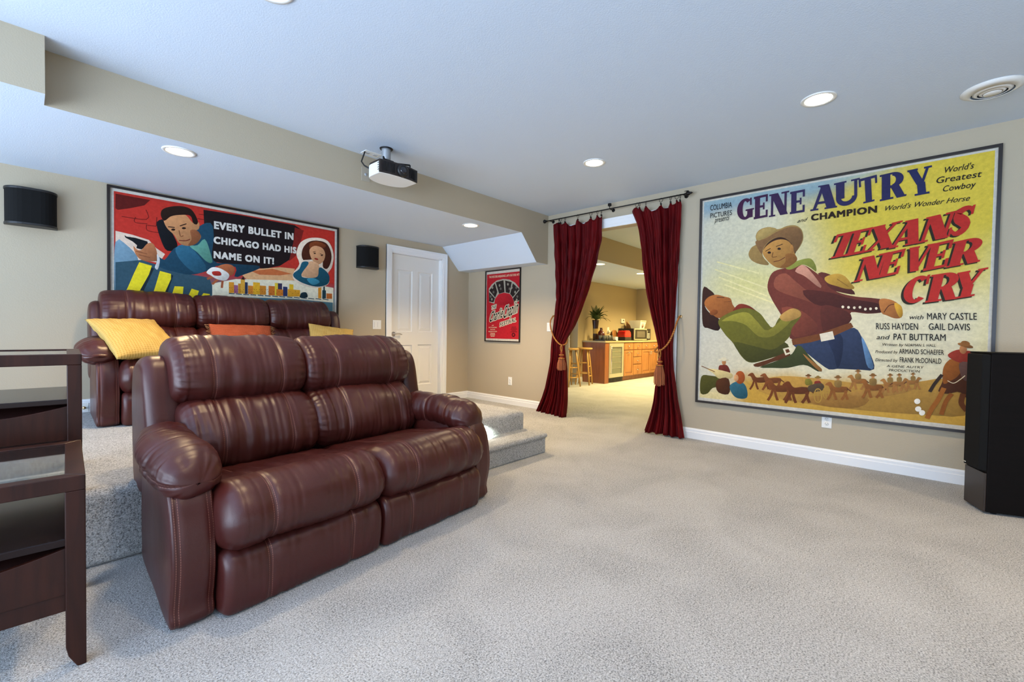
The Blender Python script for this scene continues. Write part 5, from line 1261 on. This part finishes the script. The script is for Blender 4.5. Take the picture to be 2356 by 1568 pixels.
ART_CRIME = [('p','#bb3329',[56,1622,378,1620,723,1616,772,1460,603,1176,377,1090,169,1220,55,1301]),('p','#5a1a17',[56,1622,293,1620,251,1563,150,1515,72,1485,55,1495]),('l','#6a1c18',[96,1433,272,1442,262,1526],5),('l','#6a1c18',[190,1445,185,1399,272,1402],5),('l','#6a1c18',[272,1389,335,1391],5),('l','#6a1c18',[267,1394,272,1342,356,1337],5),('l','#6a1c18',[335,1394,340,1475],5),('l','#6a1c18',[662,1568,822,1571],5),('l','#6a1c18',[651,1523,785,1523],5),('p','#bb3329',[1404,1591,2004,1628,2008,1019,1914,1028,1626,1118,1498,1202,1544,1404]),('p','#dfc9b5',[55,1301,169,1285,282,1258,335,1192,399,1147,356,1060,230,1071,119,1044,54,1029]),('b','#6f8ea0',[54,1202,129,1188,209,1069,168,906,118,785,53,780]),('p','#33505e',[54,1029,119,1044,230,1071,432,1015,603,978,748,964,785,822,723,759,488,744,53,767]),('p','#20181a',[699,1618,1031,1631,1559,1628,1656,1579,1592,1411,1576,1294,1405,1158,1256,1109,1032,1106,772,1126,711,1305]),('p','#7c2420',[1559,1603,1656,1588,1608,1381,1576,1294,1498,1218,1544,1437]),('p','#d8a878',[1032,1023,1199,1102,1405,1142,1561,1144,1546,978,1115,939]),('p','#c0693c',[1114,1070,1330,1117,1530,1083,1405,1054,1199,1040]),('p','#e3dcc2',[772,908,978,972,1562,1012,2008,966,2010,667,772,763]),('p','#4d7889',[785,778,1115,793,1563,806,2002,790,2003,596,785,734]),('b','#15171c',[337,1408,357,1452,400,1446,488,1270,477,1200,410,1183,367,1278]),('b','#20455a',[394,1092,477,1220,603,1274,656,1439,760,1501,785,1375,778,1142,925,1123,1213,1127,1032,1015,965,993,978,1092,822,1089,747,1036,603,978,465,991,361,1020,334,1085,351,1127]),('b','#2d6079',[477,1213,580,1250,723,1063,638,996,522,1095]),('b','#5f9a8a',[586,1250,650,1267,711,1334,760,1197,772,1112,723,1120,650,1196]),('b','#c48a5c',[389,1471,433,1521,545,1544,615,1474,662,1490,662,1426,639,1407,680,1358,639,1280,568,1248,505,1266,466,1335,411,1394]),('b','#8d5636',[592,1399,645,1408,677,1357,639,1280,574,1252,603,1317]),('b','#2a1a14',[369,1495,378,1550,433,1589,523,1615,603,1598,651,1509,645,1465,615,1474,592,1539,511,1530,444,1503,394,1452]),('l','#2a1712',[422,1403,472,1405],7),('l','#2a1712',[511,1426,563,1457],7),('b','#241510',[476,1385,473,1379,465,1374,455,1373,448,1375,445,1380,448,1386,456,1391,465,1393,473,1390]),('b','#241510',[559,1414,556,1408,548,1403,538,1401,530,1403,527,1408,530,1415,538,1420,548,1421,556,1419]),('l','#7a4a30',[505,1384,517,1330,539,1341],6),('l','#6e2e22',[505,1290,557,1295,591,1315],7),('p','#16191d',[113,1273,129,1263,189,1262,271,1243,277,1217,230,1164,194,1171,199,1198,169,1226,120,1253]),('b','#b5744c',[174,1188,199,1159,230,1161,271,1223,313,1229,340,1153,340,1085,313,1068,230,1071,189,1118]),('l','#7d4a30',[189,1145,271,1130],5),('l','#7d4a30',[209,1115,292,1099],5),('b','#d6d8d6',[340,1139,361,1088,345,998,324,1016,340,1072]),('b','#b0643f',[816,1073,886,1114,952,1104,968,1053,939,1005,874,1006]),('l','#a85c3a',[735,1006,723,1019],16),('l','#a85c3a',[785,982,729,948],16),('l','#a85c3a',[823,957,772,901],16),('l','#a85c3a',[861,946,854,871],16),('b','#e6e2da',[723,1012,772,1068,848,1062,919,1011,886,948,810,956,760,987]),('b','#b03028',[772,1025,835,1034,848,996,785,990]),('p','#1c2a33',[230,1045,318,1002,229,754,148,748]),('p','#e6d32a',[214,1049,303,1027,281,944,219,799,208,752,108,745,138,825,173,933]),('p','#1c2a33',[399,970,460,956,410,766,334,761]),('p','#e6d32a',[361,987,443,968,443,920,388,765,307,759,334,869]),('p','#e6d32a',[471,856,539,857,533,775,448,769]),('p','#e6d32a',[603,844,662,827,638,740,568,749]),('p','#e6d32a',[699,808,754,802,723,745,662,748]),('p','#d9912c',[916,937,962,937,962,829,916,825]),('p','#9a5c7a',[962,910,997,910,997,828,962,825]),('p','#c98a2a',[999,929,1023,929,1023,827,999,826]),('p','#d9a23a',[1022,974,1061,974,1061,828,1023,826]),('p','#2b3450',[1061,948,1087,948,1087,828,1061,826]),('p','#d07f2c',[1090,916,1153,916,1153,831,1090,826]),('p','#e0a92c',[1138,955,1203,955,1203,831,1138,826]),('p','#c9812c',[1203,926,1263,926,1264,831,1203,827]),('p','#c8702a',[1289,930,1367,930,1367,833,1289,827]),('p','#e0c33a',[1351,966,1383,967,1383,830,1352,827]),('p','#3a3350',[1383,966,1426,967,1426,831,1383,828]),('p','#d07a28',[1367,901,1437,900,1437,832,1367,828]),('p','#2f3860',[1436,934,1482,934,1483,831,1437,828]),('p','#dfb52c',[1502,966,1546,966,1546,831,1502,828]),('p','#d99a2c',[1485,910,1619,910,1619,837,1486,828]),('p','#d08a2a',[1824,997,1860,997,1861,832,1825,830]),('p','#1f3a44',[1873,929,1916,929,1916,833,1873,830]),('p','#1f3a44',[1885,990,1903,991,1904,832,1885,830]),('p','#b5632c',[1922,896,1991,896,1991,835,1923,831]),('p','#33231c',[1027,972,1044,1010,1061,972]),('b','#20343c',[1619,851,1636,881,1688,888,1700,833,1619,825]),('l','#28414e',[916,821,966,820],7),('l','#28414e',[980,821,1032,820],7),('l','#28414e',[1046,821,1099,820],7),('l','#28414e',[1114,822,1168,820],7),('l','#28414e',[1183,822,1238,820],7),('l','#28414e',[1253,822,1310,820],7),('l','#28414e',[1326,823,1383,819],7),('l','#28414e',[1399,823,1458,819],7),('l','#28414e',[1475,823,1535,819],7),('l','#28414e',[1552,824,1614,819],7),('l','#28414e',[1631,824,1694,819],7),('l','#28414e',[1712,824,1777,819],7),('l','#28414e',[1795,825,1861,819],7),('l','#28414e',[1879,825,1948,819],7),('l','#5a3a1e',[920,879,927,879],4),('l','#5a3a1e',[945,860,951,860],4),('l','#5a3a1e',[969,841,976,841],4),('l','#5a3a1e',[994,864,1000,864],4),('l','#5a3a1e',[1019,845,1026,845],4),('l','#5a3a1e',[1044,868,1051,868],4),('l','#5a3a1e',[1069,849,1076,849],4),('l','#5a3a1e',[1095,873,1102,873],4),('l','#5a3a1e',[1121,853,1128,853],4),('l','#5a3a1e',[1147,877,1154,877],4),('l','#5a3a1e',[1173,858,1180,858],4),('l','#5a3a1e',[1199,882,1206,882],4),('l','#5a3a1e',[1226,862,1233,862],4),('l','#5a3a1e',[1253,886,1260,886],4),('l','#5a3a1e',[1280,867,1287,867],4),('l','#5a3a1e',[1307,847,1315,847],4),('l','#5a3a1e',[1335,871,1342,871],4),('l','#5a3a1e',[1363,851,1370,851],4),('l','#5a3a1e',[1391,876,1398,876],4),('l','#5a3a1e',[1419,856,1426,856],4),('l','#5a3a1e',[1447,881,1455,881],4),('l','#5a3a1e',[1476,860,1484,860],4),('l','#5a3a1e',[1505,885,1513,885],4),('l','#5a3a1e',[1534,865,1542,865],4),('l','#5a3a1e',[1564,890,1572,890],4),('l','#5a3a1e',[1594,870,1602,870],4),('l','#5a3a1e',[938,878,944,878],4),('l','#5a3a1e',[962,859,969,859],4),('l','#5a3a1e',[987,840,993,840],4),('l','#5a3a1e',[1012,863,1018,863],4),('l','#5a3a1e',[1037,844,1044,844],4),('l','#5a3a1e',[1062,868,1069,868],4),('l','#5a3a1e',[1088,848,1094,848],4),('l','#5a3a1e',[1113,872,1120,872],4),('l','#5a3a1e',[1139,853,1146,853],4),('l','#5a3a1e',[1165,877,1172,877],4),('l','#5a3a1e',[1192,857,1199,857],4),('l','#5a3a1e',[1218,881,1225,881],4),('l','#5a3a1e',[1245,861,1252,861],4),('l','#5a3a1e',[1272,886,1279,886],4),('b','#e9d9c4',[1576,1310,1624,1449,1756,1521,1929,1515,2005,1370,1985,1209,1940,1135,1950,1014,1810,950,1594,982,1537,1075,1609,1199]),('b','#4a2418',[1633,1318,1657,1405,1723,1473,1824,1498,1921,1479,1975,1383,1975,1278,1931,1186,1878,1197,1860,1281,1691,1259,1649,1254]),('b','#7c3f22',[1723,1448,1807,1487,1912,1460,1877,1421,1791,1433,1732,1382]),('b','#cf9a70',[1723,1381,1782,1432,1868,1419,1904,1356,1887,1276,1826,1222,1766,1252,1732,1307]),('b','#d6a880',[1716,1237,1783,1245,1835,1209,1810,1070,1659,1063,1626,1093]),('b','#1c5468',[1609,1149,1641,1228,1716,1229,1634,1094,1659,1055,1810,1078,1835,1192,1923,1150,1959,1084,1932,1004,1810,964,1659,988,1562,1037,1542,1084]),('b','#3a87a0',[1692,1041,1776,1058,1844,1021,1759,980]),('l','#2b1610',[1760,1356,1791,1367],5),('l','#2b1610',[1843,1350,1881,1342],5),('b','#2b1610',[1794,1347,1792,1343,1785,1339,1777,1338,1770,1340,1767,1343,1770,1348,1777,1351,1785,1352,1792,1351]),('b','#2b1610',[1877,1335,1875,1330,1868,1327,1859,1326,1852,1327,1850,1331,1852,1335,1859,1339,1868,1340,1875,1338]),('b','#8a2a20',[1823,1279,1817,1274,1804,1272,1790,1275,1780,1281,1777,1287,1783,1293,1796,1294,1810,1292,1820,1286]),('t','#dad7cf','EVERY BULLET IN',[786,1451,1544,1461,786,1529],0.095),('t','#dad7cf','CHICAGO HAD HIS',[783,1305,1576,1315,783,1378],0.095),('t','#dad7cf','NAME ON IT!',[783,1160,1342,1166,783,1233],0.095)]
ART_FEST = [('p','#a9a292',[66,782,129,844,231,895,364,908,484,890,591,840,676,757,675,580,576,545,543,639,488,689,379,710,269,691,202,629,186,557,76,585]),('p','#2c2220',[78,757,192,857,245,724,202,645]),('p','#2c2220',[209,868,365,890,390,717,280,698]),('p','#2c2220',[398,883,528,851,488,697,412,712]),('p','#2c2220',[549,834,671,746,553,639,499,688]),('p','#2c2220',[73,733,196,633,169,577,76,593]),('p','#2c2220',[672,727,680,595,587,560,554,623]),('b','#8d8778',[160,793,156,782,147,776,136,776,127,784,123,795,126,807,135,813,147,813,156,805]),('b','#6a6258',[184,727,181,716,172,709,160,710,151,717,147,729,150,740,160,747,171,746,180,739]),('b','#8d8778',[306,817,303,806,294,800,283,800,274,808,271,820,274,831,283,837,294,836,303,829]),('b','#6a6258',[330,768,326,757,318,750,307,751,298,759,294,770,297,781,306,788,317,787,326,780]),('b','#8d8778',[471,824,468,813,459,806,448,807,440,814,436,826,439,837,448,843,458,842,467,835]),('b','#6a6258',[504,759,501,748,493,741,482,742,473,749,470,761,473,772,481,778,492,777,501,770]),('b','#8d8778',[546,772,543,761,535,755,525,756,516,763,512,774,515,785,524,791,534,791,543,783]),('b','#6a6258',[631,768,628,757,619,750,609,751,601,758,597,769,600,780,608,786,619,786,627,779]),('b','#8d8778',[611,707,608,696,600,689,589,690,581,697,577,708,580,719,589,725,599,725,608,718]),('b','#6a6258',[128,665,124,653,115,646,104,647,94,654,90,666,94,678,103,684,114,684,124,676]),('b','#8d8778',[152,623,148,611,139,605,128,605,118,613,115,624,118,636,127,642,138,642,148,634]),('b','#6a6258',[654,643,651,632,643,625,632,626,624,633,621,644,624,655,632,661,642,661,650,654]),('b','#8d8778',[644,597,642,586,633,579,623,580,614,587,611,598,614,609,622,615,633,615,641,608]),('b','#b3202a',[202,621,280,682,380,702,489,681,543,632,576,552,492,531,317,528,204,548]),('t','#ddc9a8','THE RECORD-BREAKING LAFF-FEATURE HIT!',[69,938,673,933,68,971],0.03),('t','#d8cdb4','THE',[114,469,208,491,125,526],0.03),('t','#d8cdb4','THE',[135,468,229,490,145,525],0.03),('t','#d8cdb4','THE',[124,477,218,500,135,534],0.03),('t','#d8cdb4','THE',[125,459,219,482,135,516],0.03),('t','#d8cdb4','THE',[116,475,210,497,127,532],0.03),('t','#d8cdb4','THE',[133,462,226,484,143,519],0.03),('t','#d8cdb4','THE',[133,475,226,497,143,532],0.03),('t','#d8cdb4','THE',[117,462,211,484,127,519],0.03),('t','#181414','THE',[125,468,218,491,135,525],0.03),('t','#d8cdb4','Charlie',[71,284,338,352,120,448],0.03),('t','#d8cdb4','Charlie',[92,284,358,352,141,448],0.03),('t','#d8cdb4','Charlie',[82,293,348,360,131,457],0.03),('t','#d8cdb4','Charlie',[82,275,348,343,131,439],0.03),('t','#d8cdb4','Charlie',[73,291,340,358,123,455],0.03),('t','#d8cdb4','Charlie',[90,278,356,345,139,441],0.03),('t','#d8cdb4','Charlie',[90,291,356,358,139,454],0.03),('t','#d8cdb4','Charlie',[74,278,340,345,123,441],0.03),('t','#181414','Charlie',[82,284,348,352,131,448],0.03),('t','#d8cdb4','Chaplin',[355,336,630,419,395,526],0.03),('t','#d8cdb4','Chaplin',[375,335,649,418,415,526],0.03),('t','#d8cdb4','Chaplin',[365,344,640,427,405,535],0.03),('t','#d8cdb4','Chaplin',[365,327,640,410,405,517],0.03),('t','#d8cdb4','Chaplin',[357,342,632,425,397,533],0.03),('t','#d8cdb4','Chaplin',[373,329,647,412,413,519],0.03),('t','#d8cdb4','Chaplin',[373,342,647,425,413,532],0.03),('t','#d8cdb4','Chaplin',[357,329,633,413,398,520],0.03),('t','#181414','Chaplin',[365,336,640,419,405,526],0.03),('t','#d8cdb4','FESTIVAL',[296,219,609,295,306,280],0.035),('t','#d8cdb4','FESTIVAL',[316,219,628,295,326,280],0.035),('t','#d8cdb4','FESTIVAL',[306,228,618,303,316,289],0.035),('t','#d8cdb4','FESTIVAL',[306,211,619,286,316,271],0.035),('t','#d8cdb4','FESTIVAL',[298,226,611,301,308,286],0.035),('t','#d8cdb4','FESTIVAL',[314,213,626,288,324,273],0.035),('t','#d8cdb4','FESTIVAL',[314,226,626,301,324,286],0.035),('t','#d8cdb4','FESTIVAL',[298,213,611,288,308,273],0.035),('t','#181414','FESTIVAL',[306,219,618,295,316,280],0.035),('t','#ddc9a8','AN',[141,231,181,231,141,247],0.03),('t','#ddc9a8','OUTSTANDING',[78,199,245,201,77,216],0.03),('t','#ddc9a8','FEATURE',[113,170,211,171,113,187],0.03),('t','#ddc9a8','PRESENTATION',[75,138,248,141,75,155],0.03),('l','#ddc9a8',[114,120,210,121],7),('l','#ddc9a8',[109,98,213,100],7),('l','#ddc9a8',[123,78,202,80],7),('l','#5d1218',[541,216,620,217],6),('l','#5d1218',[530,201,636,201],6),('l','#5d1218',[518,183,642,184],6),('l','#5d1218',[537,165,626,166],6),('l','#5d1218',[516,147,645,149],6),('b','#4a1216',[611,106,605,89,588,78,567,77,550,88,543,105,549,123,566,134,587,134,604,123]),('b','#b3202a',[592,106,589,98,582,92,573,92,565,97,562,105,565,114,572,119,581,119,589,114])]
# ================================================================= POSTERS
def slab(ch):
    """polygons of a bold slab letter in a unit box"""
    T, t, h = 0.34, 0.11, 0.10
    B = lambda a, b, c, d: [(a, b), (c, b), (c, d), (a, d)]
    def bar(x0, y0, x1, y1, w): return [(x0 - w / 2, y0), (x0 + w / 2, y0), (x1 + w / 2, y1), (x1 - w / 2, y1)]
    def arc(cx, cy, rx, ry, wx, wy, a0, a1, n=14):
        o, i = [], []
        for k in range(n + 1):
            a = radians(a0 + (a1 - a0) * k / n)
            o.append((cx + rx * cos(a), cy + ry * sin(a))); i.append((cx + (rx - wx) * cos(a), cy + (ry - wy) * sin(a)))
        return [[o[k], o[k + 1], i[k + 1], i[k]] for k in range(n)]
    def brush(pts, ws):
        P, _ = crspline(pts, 26, closed=False); out = []
        L, R = [], []
        for k, p in enumerate(P):
            d = P[min(k + 1, 25)] - P[max(k - 1, 0)]; d.normalize()
            w = lut([(i / (len(ws) - 1), x) for i, x in enumerate(ws)], k / 25) / 2
            L.append((p.x - d.y * w, p.y + d.x * w)); R.append((p.x + d.y * w, p.y - d.x * w))
        return [[L[k], L[k + 1], R[k + 1], R[k]] for k in range(25)]
    if ch == 'E': return [B(.08, 0, .08 + T, 1), B(0, 0, .95, h), B(0, 1 - h, .95, 1), B(.3, .46, .74, .46 + h), B(.82, 0, .95, .32), B(.82, .68, .95, 1), B(.63, .36, .74, .66)]
    if ch == 'N': return [B(.10, 0, .22, 1), bar(.80, 0, .26, 1, .40), B(.80, 0, .92, 1), B(0, 0, .34, .07), B(0, .93, .4, 1), B(.64, .93, 1.04, 1)]
    if ch == 'A': return [bar(.14, 0, .48, 1, .13), bar(.83, 0, .52, 1, .36), B(.25, .24, .72, .34), B(0, 0, .32, .07), B(.56, 0, 1.04, .07), B(.28, .94, .7, 1)]
    if ch == 'U': return [B(.08, .3, .42, 1), B(.80, .3, .92, 1), B(0, .93, .5, 1), B(.68, .93, 1.02, 1)] + arc(.50, .34, .42, .36, .20, .18, 180, 360)
    if ch == 'T': return [B(.34, 0, .70, 1), B(0, 1 - h, 1.04, 1), B(0, .68, .12, 1), B(.92, .68, 1.04, 1), B(.2, 0, .84, .07)]
    if ch == 'R': return [B(.08, 0, .42, 1), B(0, 0, .54, .07), B(0, .93, .5, 1), bar(.84, 0, .58, .5, .34), B(.7, 0, 1.04, .07), B(.3, .93, .52, 1), B(.3, .42, .52, .52)] + arc(.50, .71, .44, .29, .30, .13, -90, 90)
    if ch == 'Y': return [bar(.52, .40, .20, 1, .36), bar(.58, .42, .90, 1, .13), B(.36, 0, .72, .46), B(0, .93, .46, 1), B(.72, .93, 1.06, 1), B(.22, 0, .86, .07)]
    if ch == 'X': return [bar(.80, 0, .22, 1, .38), bar(.16, 0, .84, 1, .13), B(0, 0, .36, .07), B(.56, 0, 1.04, .07), B(0, .93, .46, 1), B(.66, .93, 1.02, 1)]
    if ch == 'V': return [bar(.52, 0, .20, 1, .36), bar(.54, 0, .90, 1, .13), B(0, .93, .44, 1), B(.74, .93, 1.06, 1)]
    if ch == 'C': return arc(.50, .5, .50, .5, .34, .13, 48, 312, 26) + [B(.78, .64, .88, .98)]
    if ch == 'G': return arc(.50, .5, .50, .5, .34, .13, 48, 320, 26) + [B(.78, .64, .88, .98), B(.62, .06, .94, .44), B(.52, .40, 1.02, .47)]
    if ch == 'S': return brush([(.86, .74), (.72, .92), (.46, .93), (.26, .80), (.34, .62), (.56, .47), (.72, .28), (.60, .09), (.32, .06), (.12, .24)], [.10, .14, .24, .34, .38, .38, .34, .26, .14, .10]) + [B(.80, .66, .90, 1), B(.06, 0, .16, .34)]
    return []
_font_cache = {}
def font_mesh(txt, bold):
    key = txt
    if key in _font_cache: return _font_cache[key]
    cu = bpy.data.curves.new('lettering', 'FONT')
    cu.body = txt; cu.size = 1.0; cu.resolution_u = 3
    cu.space_character = 1.0 + bold * 1.6
    ob = bpy.data.objects.new('lettering', cu); COL.objects.link(ob)
    bpy.context.view_layer.update()
    dg = bpy.context.evaluated_depsgraph_get()
    me = ob.evaluated_get(dg).to_mesh()
    v = [(p.co.x, p.co.y) for p in me.vertices]; f = [tuple(p.vertices) for p in me.polygons]
    ob.evaluated_get(dg).to_mesh_clear()
    bpy.data.objects.remove(ob); bpy.data.curves.remove(cu)
    x0 = min(p[0] for p in v); x1 = max(p[0] for p in v)
    cap = 0.729 if any(c.isupper() for c in txt) else 0.53
    y0 = 0.0
    v = [((p[0] - x0) / (x1 - x0), (p[1] - y0) / (cap - y0)) for p in v]
    _font_cache[key] = (v, f, 0.729 / (x1 - x0))
    return _font_cache[key]

def art_mesh(name, items, w, h, bgfun, parent, margin, step=2.6e-5, nb=70, depth0=0.0):
    """flat print in the plane y = 0 (facing -y), x to the right, z up"""
    vs, fs, cs = [], [], []
    lay = [depth0]
    def put(poly_v, poly_f, col):
        o = len(vs)
        y = -lay[0]
        for x, z in poly_v: vs.append((min(w - 0.001, max(0.001, x)), y, min(h - 0.001, max(0.001, z))))
        for f in poly_f:
            fs.append(tuple(i + o for i in f)); cs.append(col if not callable(col) else None)
            if callable(col): cs[-1] = [col(*poly_v[i]) for i in f]
    # paper with its margins, then the printed ground
    l_, r_, b_, t_ = margin[:4]
    put([(0, 0), (w, 0), (w, h), (0, h)], [(0, 1, 2, 3)], lin(margin[4]))
    lay[0] += step
    n = nb
    gv = [(l_ + (w - l_ - r_) * i / n, b_ + (h - b_ - t_) * j / n) for j in range(n + 1) for i in range(n + 1)]
    gf = [(j * (n + 1) + i, j * (n + 1) + i + 1, (j + 1) * (n + 1) + i + 1, (j + 1) * (n + 1) + i) for j in range(n) for i in range(n)]
    put(gv, gf, lambda x, z: bgfun(x / w, z / h, x, z))
    for it in items:
        lay[0] += step
        c = lin(it[1])
        if it[0] in 'pb':
            q = it[2]; P = [(q[i] / 1000, q[i + 1] / 1000) for i in range(0, len(q), 2)]
            if it[0] == 'b':
                S_, _ = crspline(P, len(P) * 4); P = [(p.x, p.y) for p in S_]
            X = [p[0] for p in P]; Z = [p[1] for p in P]
            dx, dz = max(X) - min(X), max(Z) - min(Z)
            if it[0] == 'b' and max(dx, dz) > 0.05:      # printed tones run from light to dark across each figure
                x_, z_ = min(X), min(Z)
                put(P, [tuple(range(len(P)))], lambda x, z, c=c: tuple(q * (1.32 - 0.36 * (x - x_) / dx - 0.42 * (1 - (z - z_) / dz) + 0.12 * noise.noise(Vector((x * 14, z * 14, 2)))) for q in c))
            else: put(P, [tuple(range(len(P)))], c)
        elif it[0] == 'l':
            q = it[2]; P = [(q[i] / 1000, q[i + 1] / 1000) for i in range(0, len(q), 2)]
            wd = it[3] / 1000 * (0.62 if name != 'print_small' else 0.3)
            S_, _ = crspline(P, max(2, len(P) * 3), closed=False) if len(P) > 2 else ([Vector((*p, 0)) for p in P], 0)
            L, R = [], []
            for k, p in enumerate(S_):
                d = S_[min(k + 1, len(S_) - 1)] - S_[max(k - 1, 0)]; d.normalize()
                L.append((p.x - d.y * wd, p.y + d.x * wd)); R.append((p.x + d.y * wd, p.y - d.x * wd))
            m_ = len(L)
            put(L + R, [(k, k + 1, m_ + k + 1, m_ + k) for k in range(m_ - 1)], c)
        else:
            bx, by, rx, ry, tx, ty = [v / 1000 for v in it[3]]
            M = lambda u, v: (bx + (rx - bx) * u + (tx - bx) * v, by + (ry - by) * u + (ty - by) * v)
            if it[0] == 's':
                for pl in slab(it[2]):
                    lay[0] += 2e-6
                    put([M(*p) for p in pl], [tuple(range(len(pl)))], c)
            else:
                v, f, ar = font_mesh(it[2], it[4])
                b_ = it[4] * 0.75              # heavier strokes: the outline is laid down several times, slightly shifted
                for du, dv in ([(0, 0)] if b_ == 0 else [(a, e) for a in (-b_, 0, b_) for e in (-b_, b_)]):
                    lay[0] += 1.5e-6
                    put([M(p[0] * (1 - 2 * b_ * ar) + b_ * ar + du * ar, p[1] * (1 - b_) + b_ * 0.5 + dv * 0.7) for p in v], f, c)
    me = bpy.data.meshes.new(name)
    me.from_pydata(vs, [], fs)
    # every face must look out of the wall
    ca = me.color_attributes.new('print_color', 'FLOAT_COLOR', 'CORNER')
    bm = bmesh.new(); bm.from_mesh(me); bm.faces.ensure_lookup_table()
    flip = [f for f in bm.faces if f.normal.y > 0]
    fl = set(f.index for f in flip)
    cl = bm.loops.layers.float_color['print_color']
    for f in bm.faces:
        c = cs[f.index]
        for i, l in enumerate(f.loops):
            l[cl] = (*(c[i] if isinstance(c, list) else c), 1)
    bmesh.ops.reverse_faces(bm, faces=flip)
    bm.to_mesh(me); bm.free()
    m = MATS.get('poster_print')
    if not m:
        m = mat('poster_print', (1, 1, 1), 0.5, spec=0.12)
        t = NT(m)
        at = t.n('ShaderNodeAttribute', attribute_name='print_color')
        nz = t.noise(34, 6, 0.7, t.obj())
        mx = t.n('ShaderNodeMixRGB', blend_type='MULTIPLY'); mx.inputs[0].default_value = 0.5
        t.l(at.outputs['Color'], mx.inputs[1])
        t.l(t.ramp(nz, [(0.25, (0.55, 0.55, 0.55)), (0.68, (1.14, 1.14, 1.14))]), mx.inputs[2])
        t.l(mx.outputs[0], t.b.inputs['Base Color'])
    me.materials.append(m)
    o = bpy.data.objects.new(name, me); COL.objects.link(o); o.parent = parent
    return o
def frame_parts(root, w, h, fw, fd):
    m = MB()
    O = [(0, 0), (w, 0), (w, h), (0, h)]; I = [(fw, fw), (w - fw, fw), (w - fw, h - fw), (fw, h - fw)]
    for a in range(4):
        b = (a + 1) % 4
        v = [(O[a][0], 0, O[a][1]), (O[b][0], 0, O[b][1]), (I[b][0], 0, I[b][1]), (I[a][0], 0, I[a][1]),
             (O[a][0], -fd, O[a][1]), (O[b][0], -fd, O[b][1]), (I[b][0], -fd, I[b][1]), (I[a][0], -fd, I[a][1])]
        m.add(v, [(0, 1, 2, 3), (7, 6, 5, 4), (0, 4, 5, 1), (2, 6, 7, 3), (1, 5, 6, 2), (3, 7, 4, 0)])
    m.build('frame', M_FRAME, root)
    m = MB(); m.box(0.003, w - 0.003, -0.004, 0, 0.003, h - 0.003); m.build('backing', M_BLACK, root)
def mixc(a, b, t):
    t = min(1, max(0, t)); return tuple(x + (y - x) * t for x, y in zip(a, b))
def bg_west(s, t, x, z):
    c = lin('#d6ceae')
    c = mixc(c, lin('#bcbebb'), (1 - s * 3.2) * (0.75 - abs(t - 0.45)))
    c = mixc(c, lin('#d9cf86'), 0.9 * math.exp(-((s - 0.22) / 0.2) ** 2 - ((t - 0.57) / 0.12) ** 2))
    yl = sstep(0.30, 0.55, s) * sstep(0.40, 0.62, t)
    c = mixc(c, lin('#d3b934'), yl * (0.95 - 0.55 * math.exp(-((s - 0.42) / 0.12) ** 2 - ((t - 0.62) / 0.2) ** 2)))
    c = mixc(c, lin('#d9cf92'), 0.5 * sstep(0.90, 1.0, s) * sstep(0.75, 0.6, t))
    c = mixc(c, lin('#6f93a8'), sstep(0.86, 0.985, t + 0.02 * noise.noise(Vector((s * 14, t * 14, 0)))) * sstep(0.68, 0.45, s) * 0.95)
    c = mixc(c, lin('#9db3b4'), sstep(0.93, 0.99, t) * sstep(0.80, 0.6, s) * 0.8)
    nz = 0.03 * noise.noise(Vector((s * 9, 0, 3)))
    c = mixc(c, lin('#c2983f'), sstep(0.20 + nz, 0.11 + nz, t) * sstep(0.11, 0.24, s))
    c = mixc(c, lin('#dcc98a'), sstep(0.12, 0.04, t) * (1 - sstep(0.1, 0.24, s)) * 0.8)
    return c
def bg_crime(s, t, x, z):
    return mixc(lin('#b3322a'), lin('#3d6675'), sstep(0.62, 0.5, t))
def bg_fest(s, t, x, z):
    return lin('#b3202a')
t = thing('framed_poster', 'big square yellow western film poster in a thin dark frame on the right wall', 'poster', (RX, 1.667, 0.385), -pi / 2)
frame_parts(t, 2.077, 2.067, 0.020, 0.026)
art_mesh('print', ART_WEST, 2.077, 2.067, bg_west, t, (0.036, 0.036, 0.05, 0.036, '#cfc9bb'), depth0=0.006)
t = thing('framed_poster', 'wide crime film poster with a revolver, city skyline and white slogan above the sofa', 'poster', (0.478, BY, 0.60), 0)
frame_parts(t, 2.066, 1.687, 0.020, 0.022)
art_mesh('print', ART_CRIME, 2.066, 1.687, bg_crime, t, (0.045, 0.045, 0.045, 0.045, '#cbc8be'), depth0=0.006)
t = thing('framed_poster', 'small red comedy festival poster in a thin black frame beside the left curtain', 'poster', (RX, 4.79, 0.925), -pi / 2)
frame_parts(t, 0.70, 1.045, 0.015, 0.020)
art_mesh('print', ART_FEST, 0.70, 1.045, bg_fest, t, (0.024, 0.024, 0.045, 0.052, '#cdc4b6'), depth0=0.006)
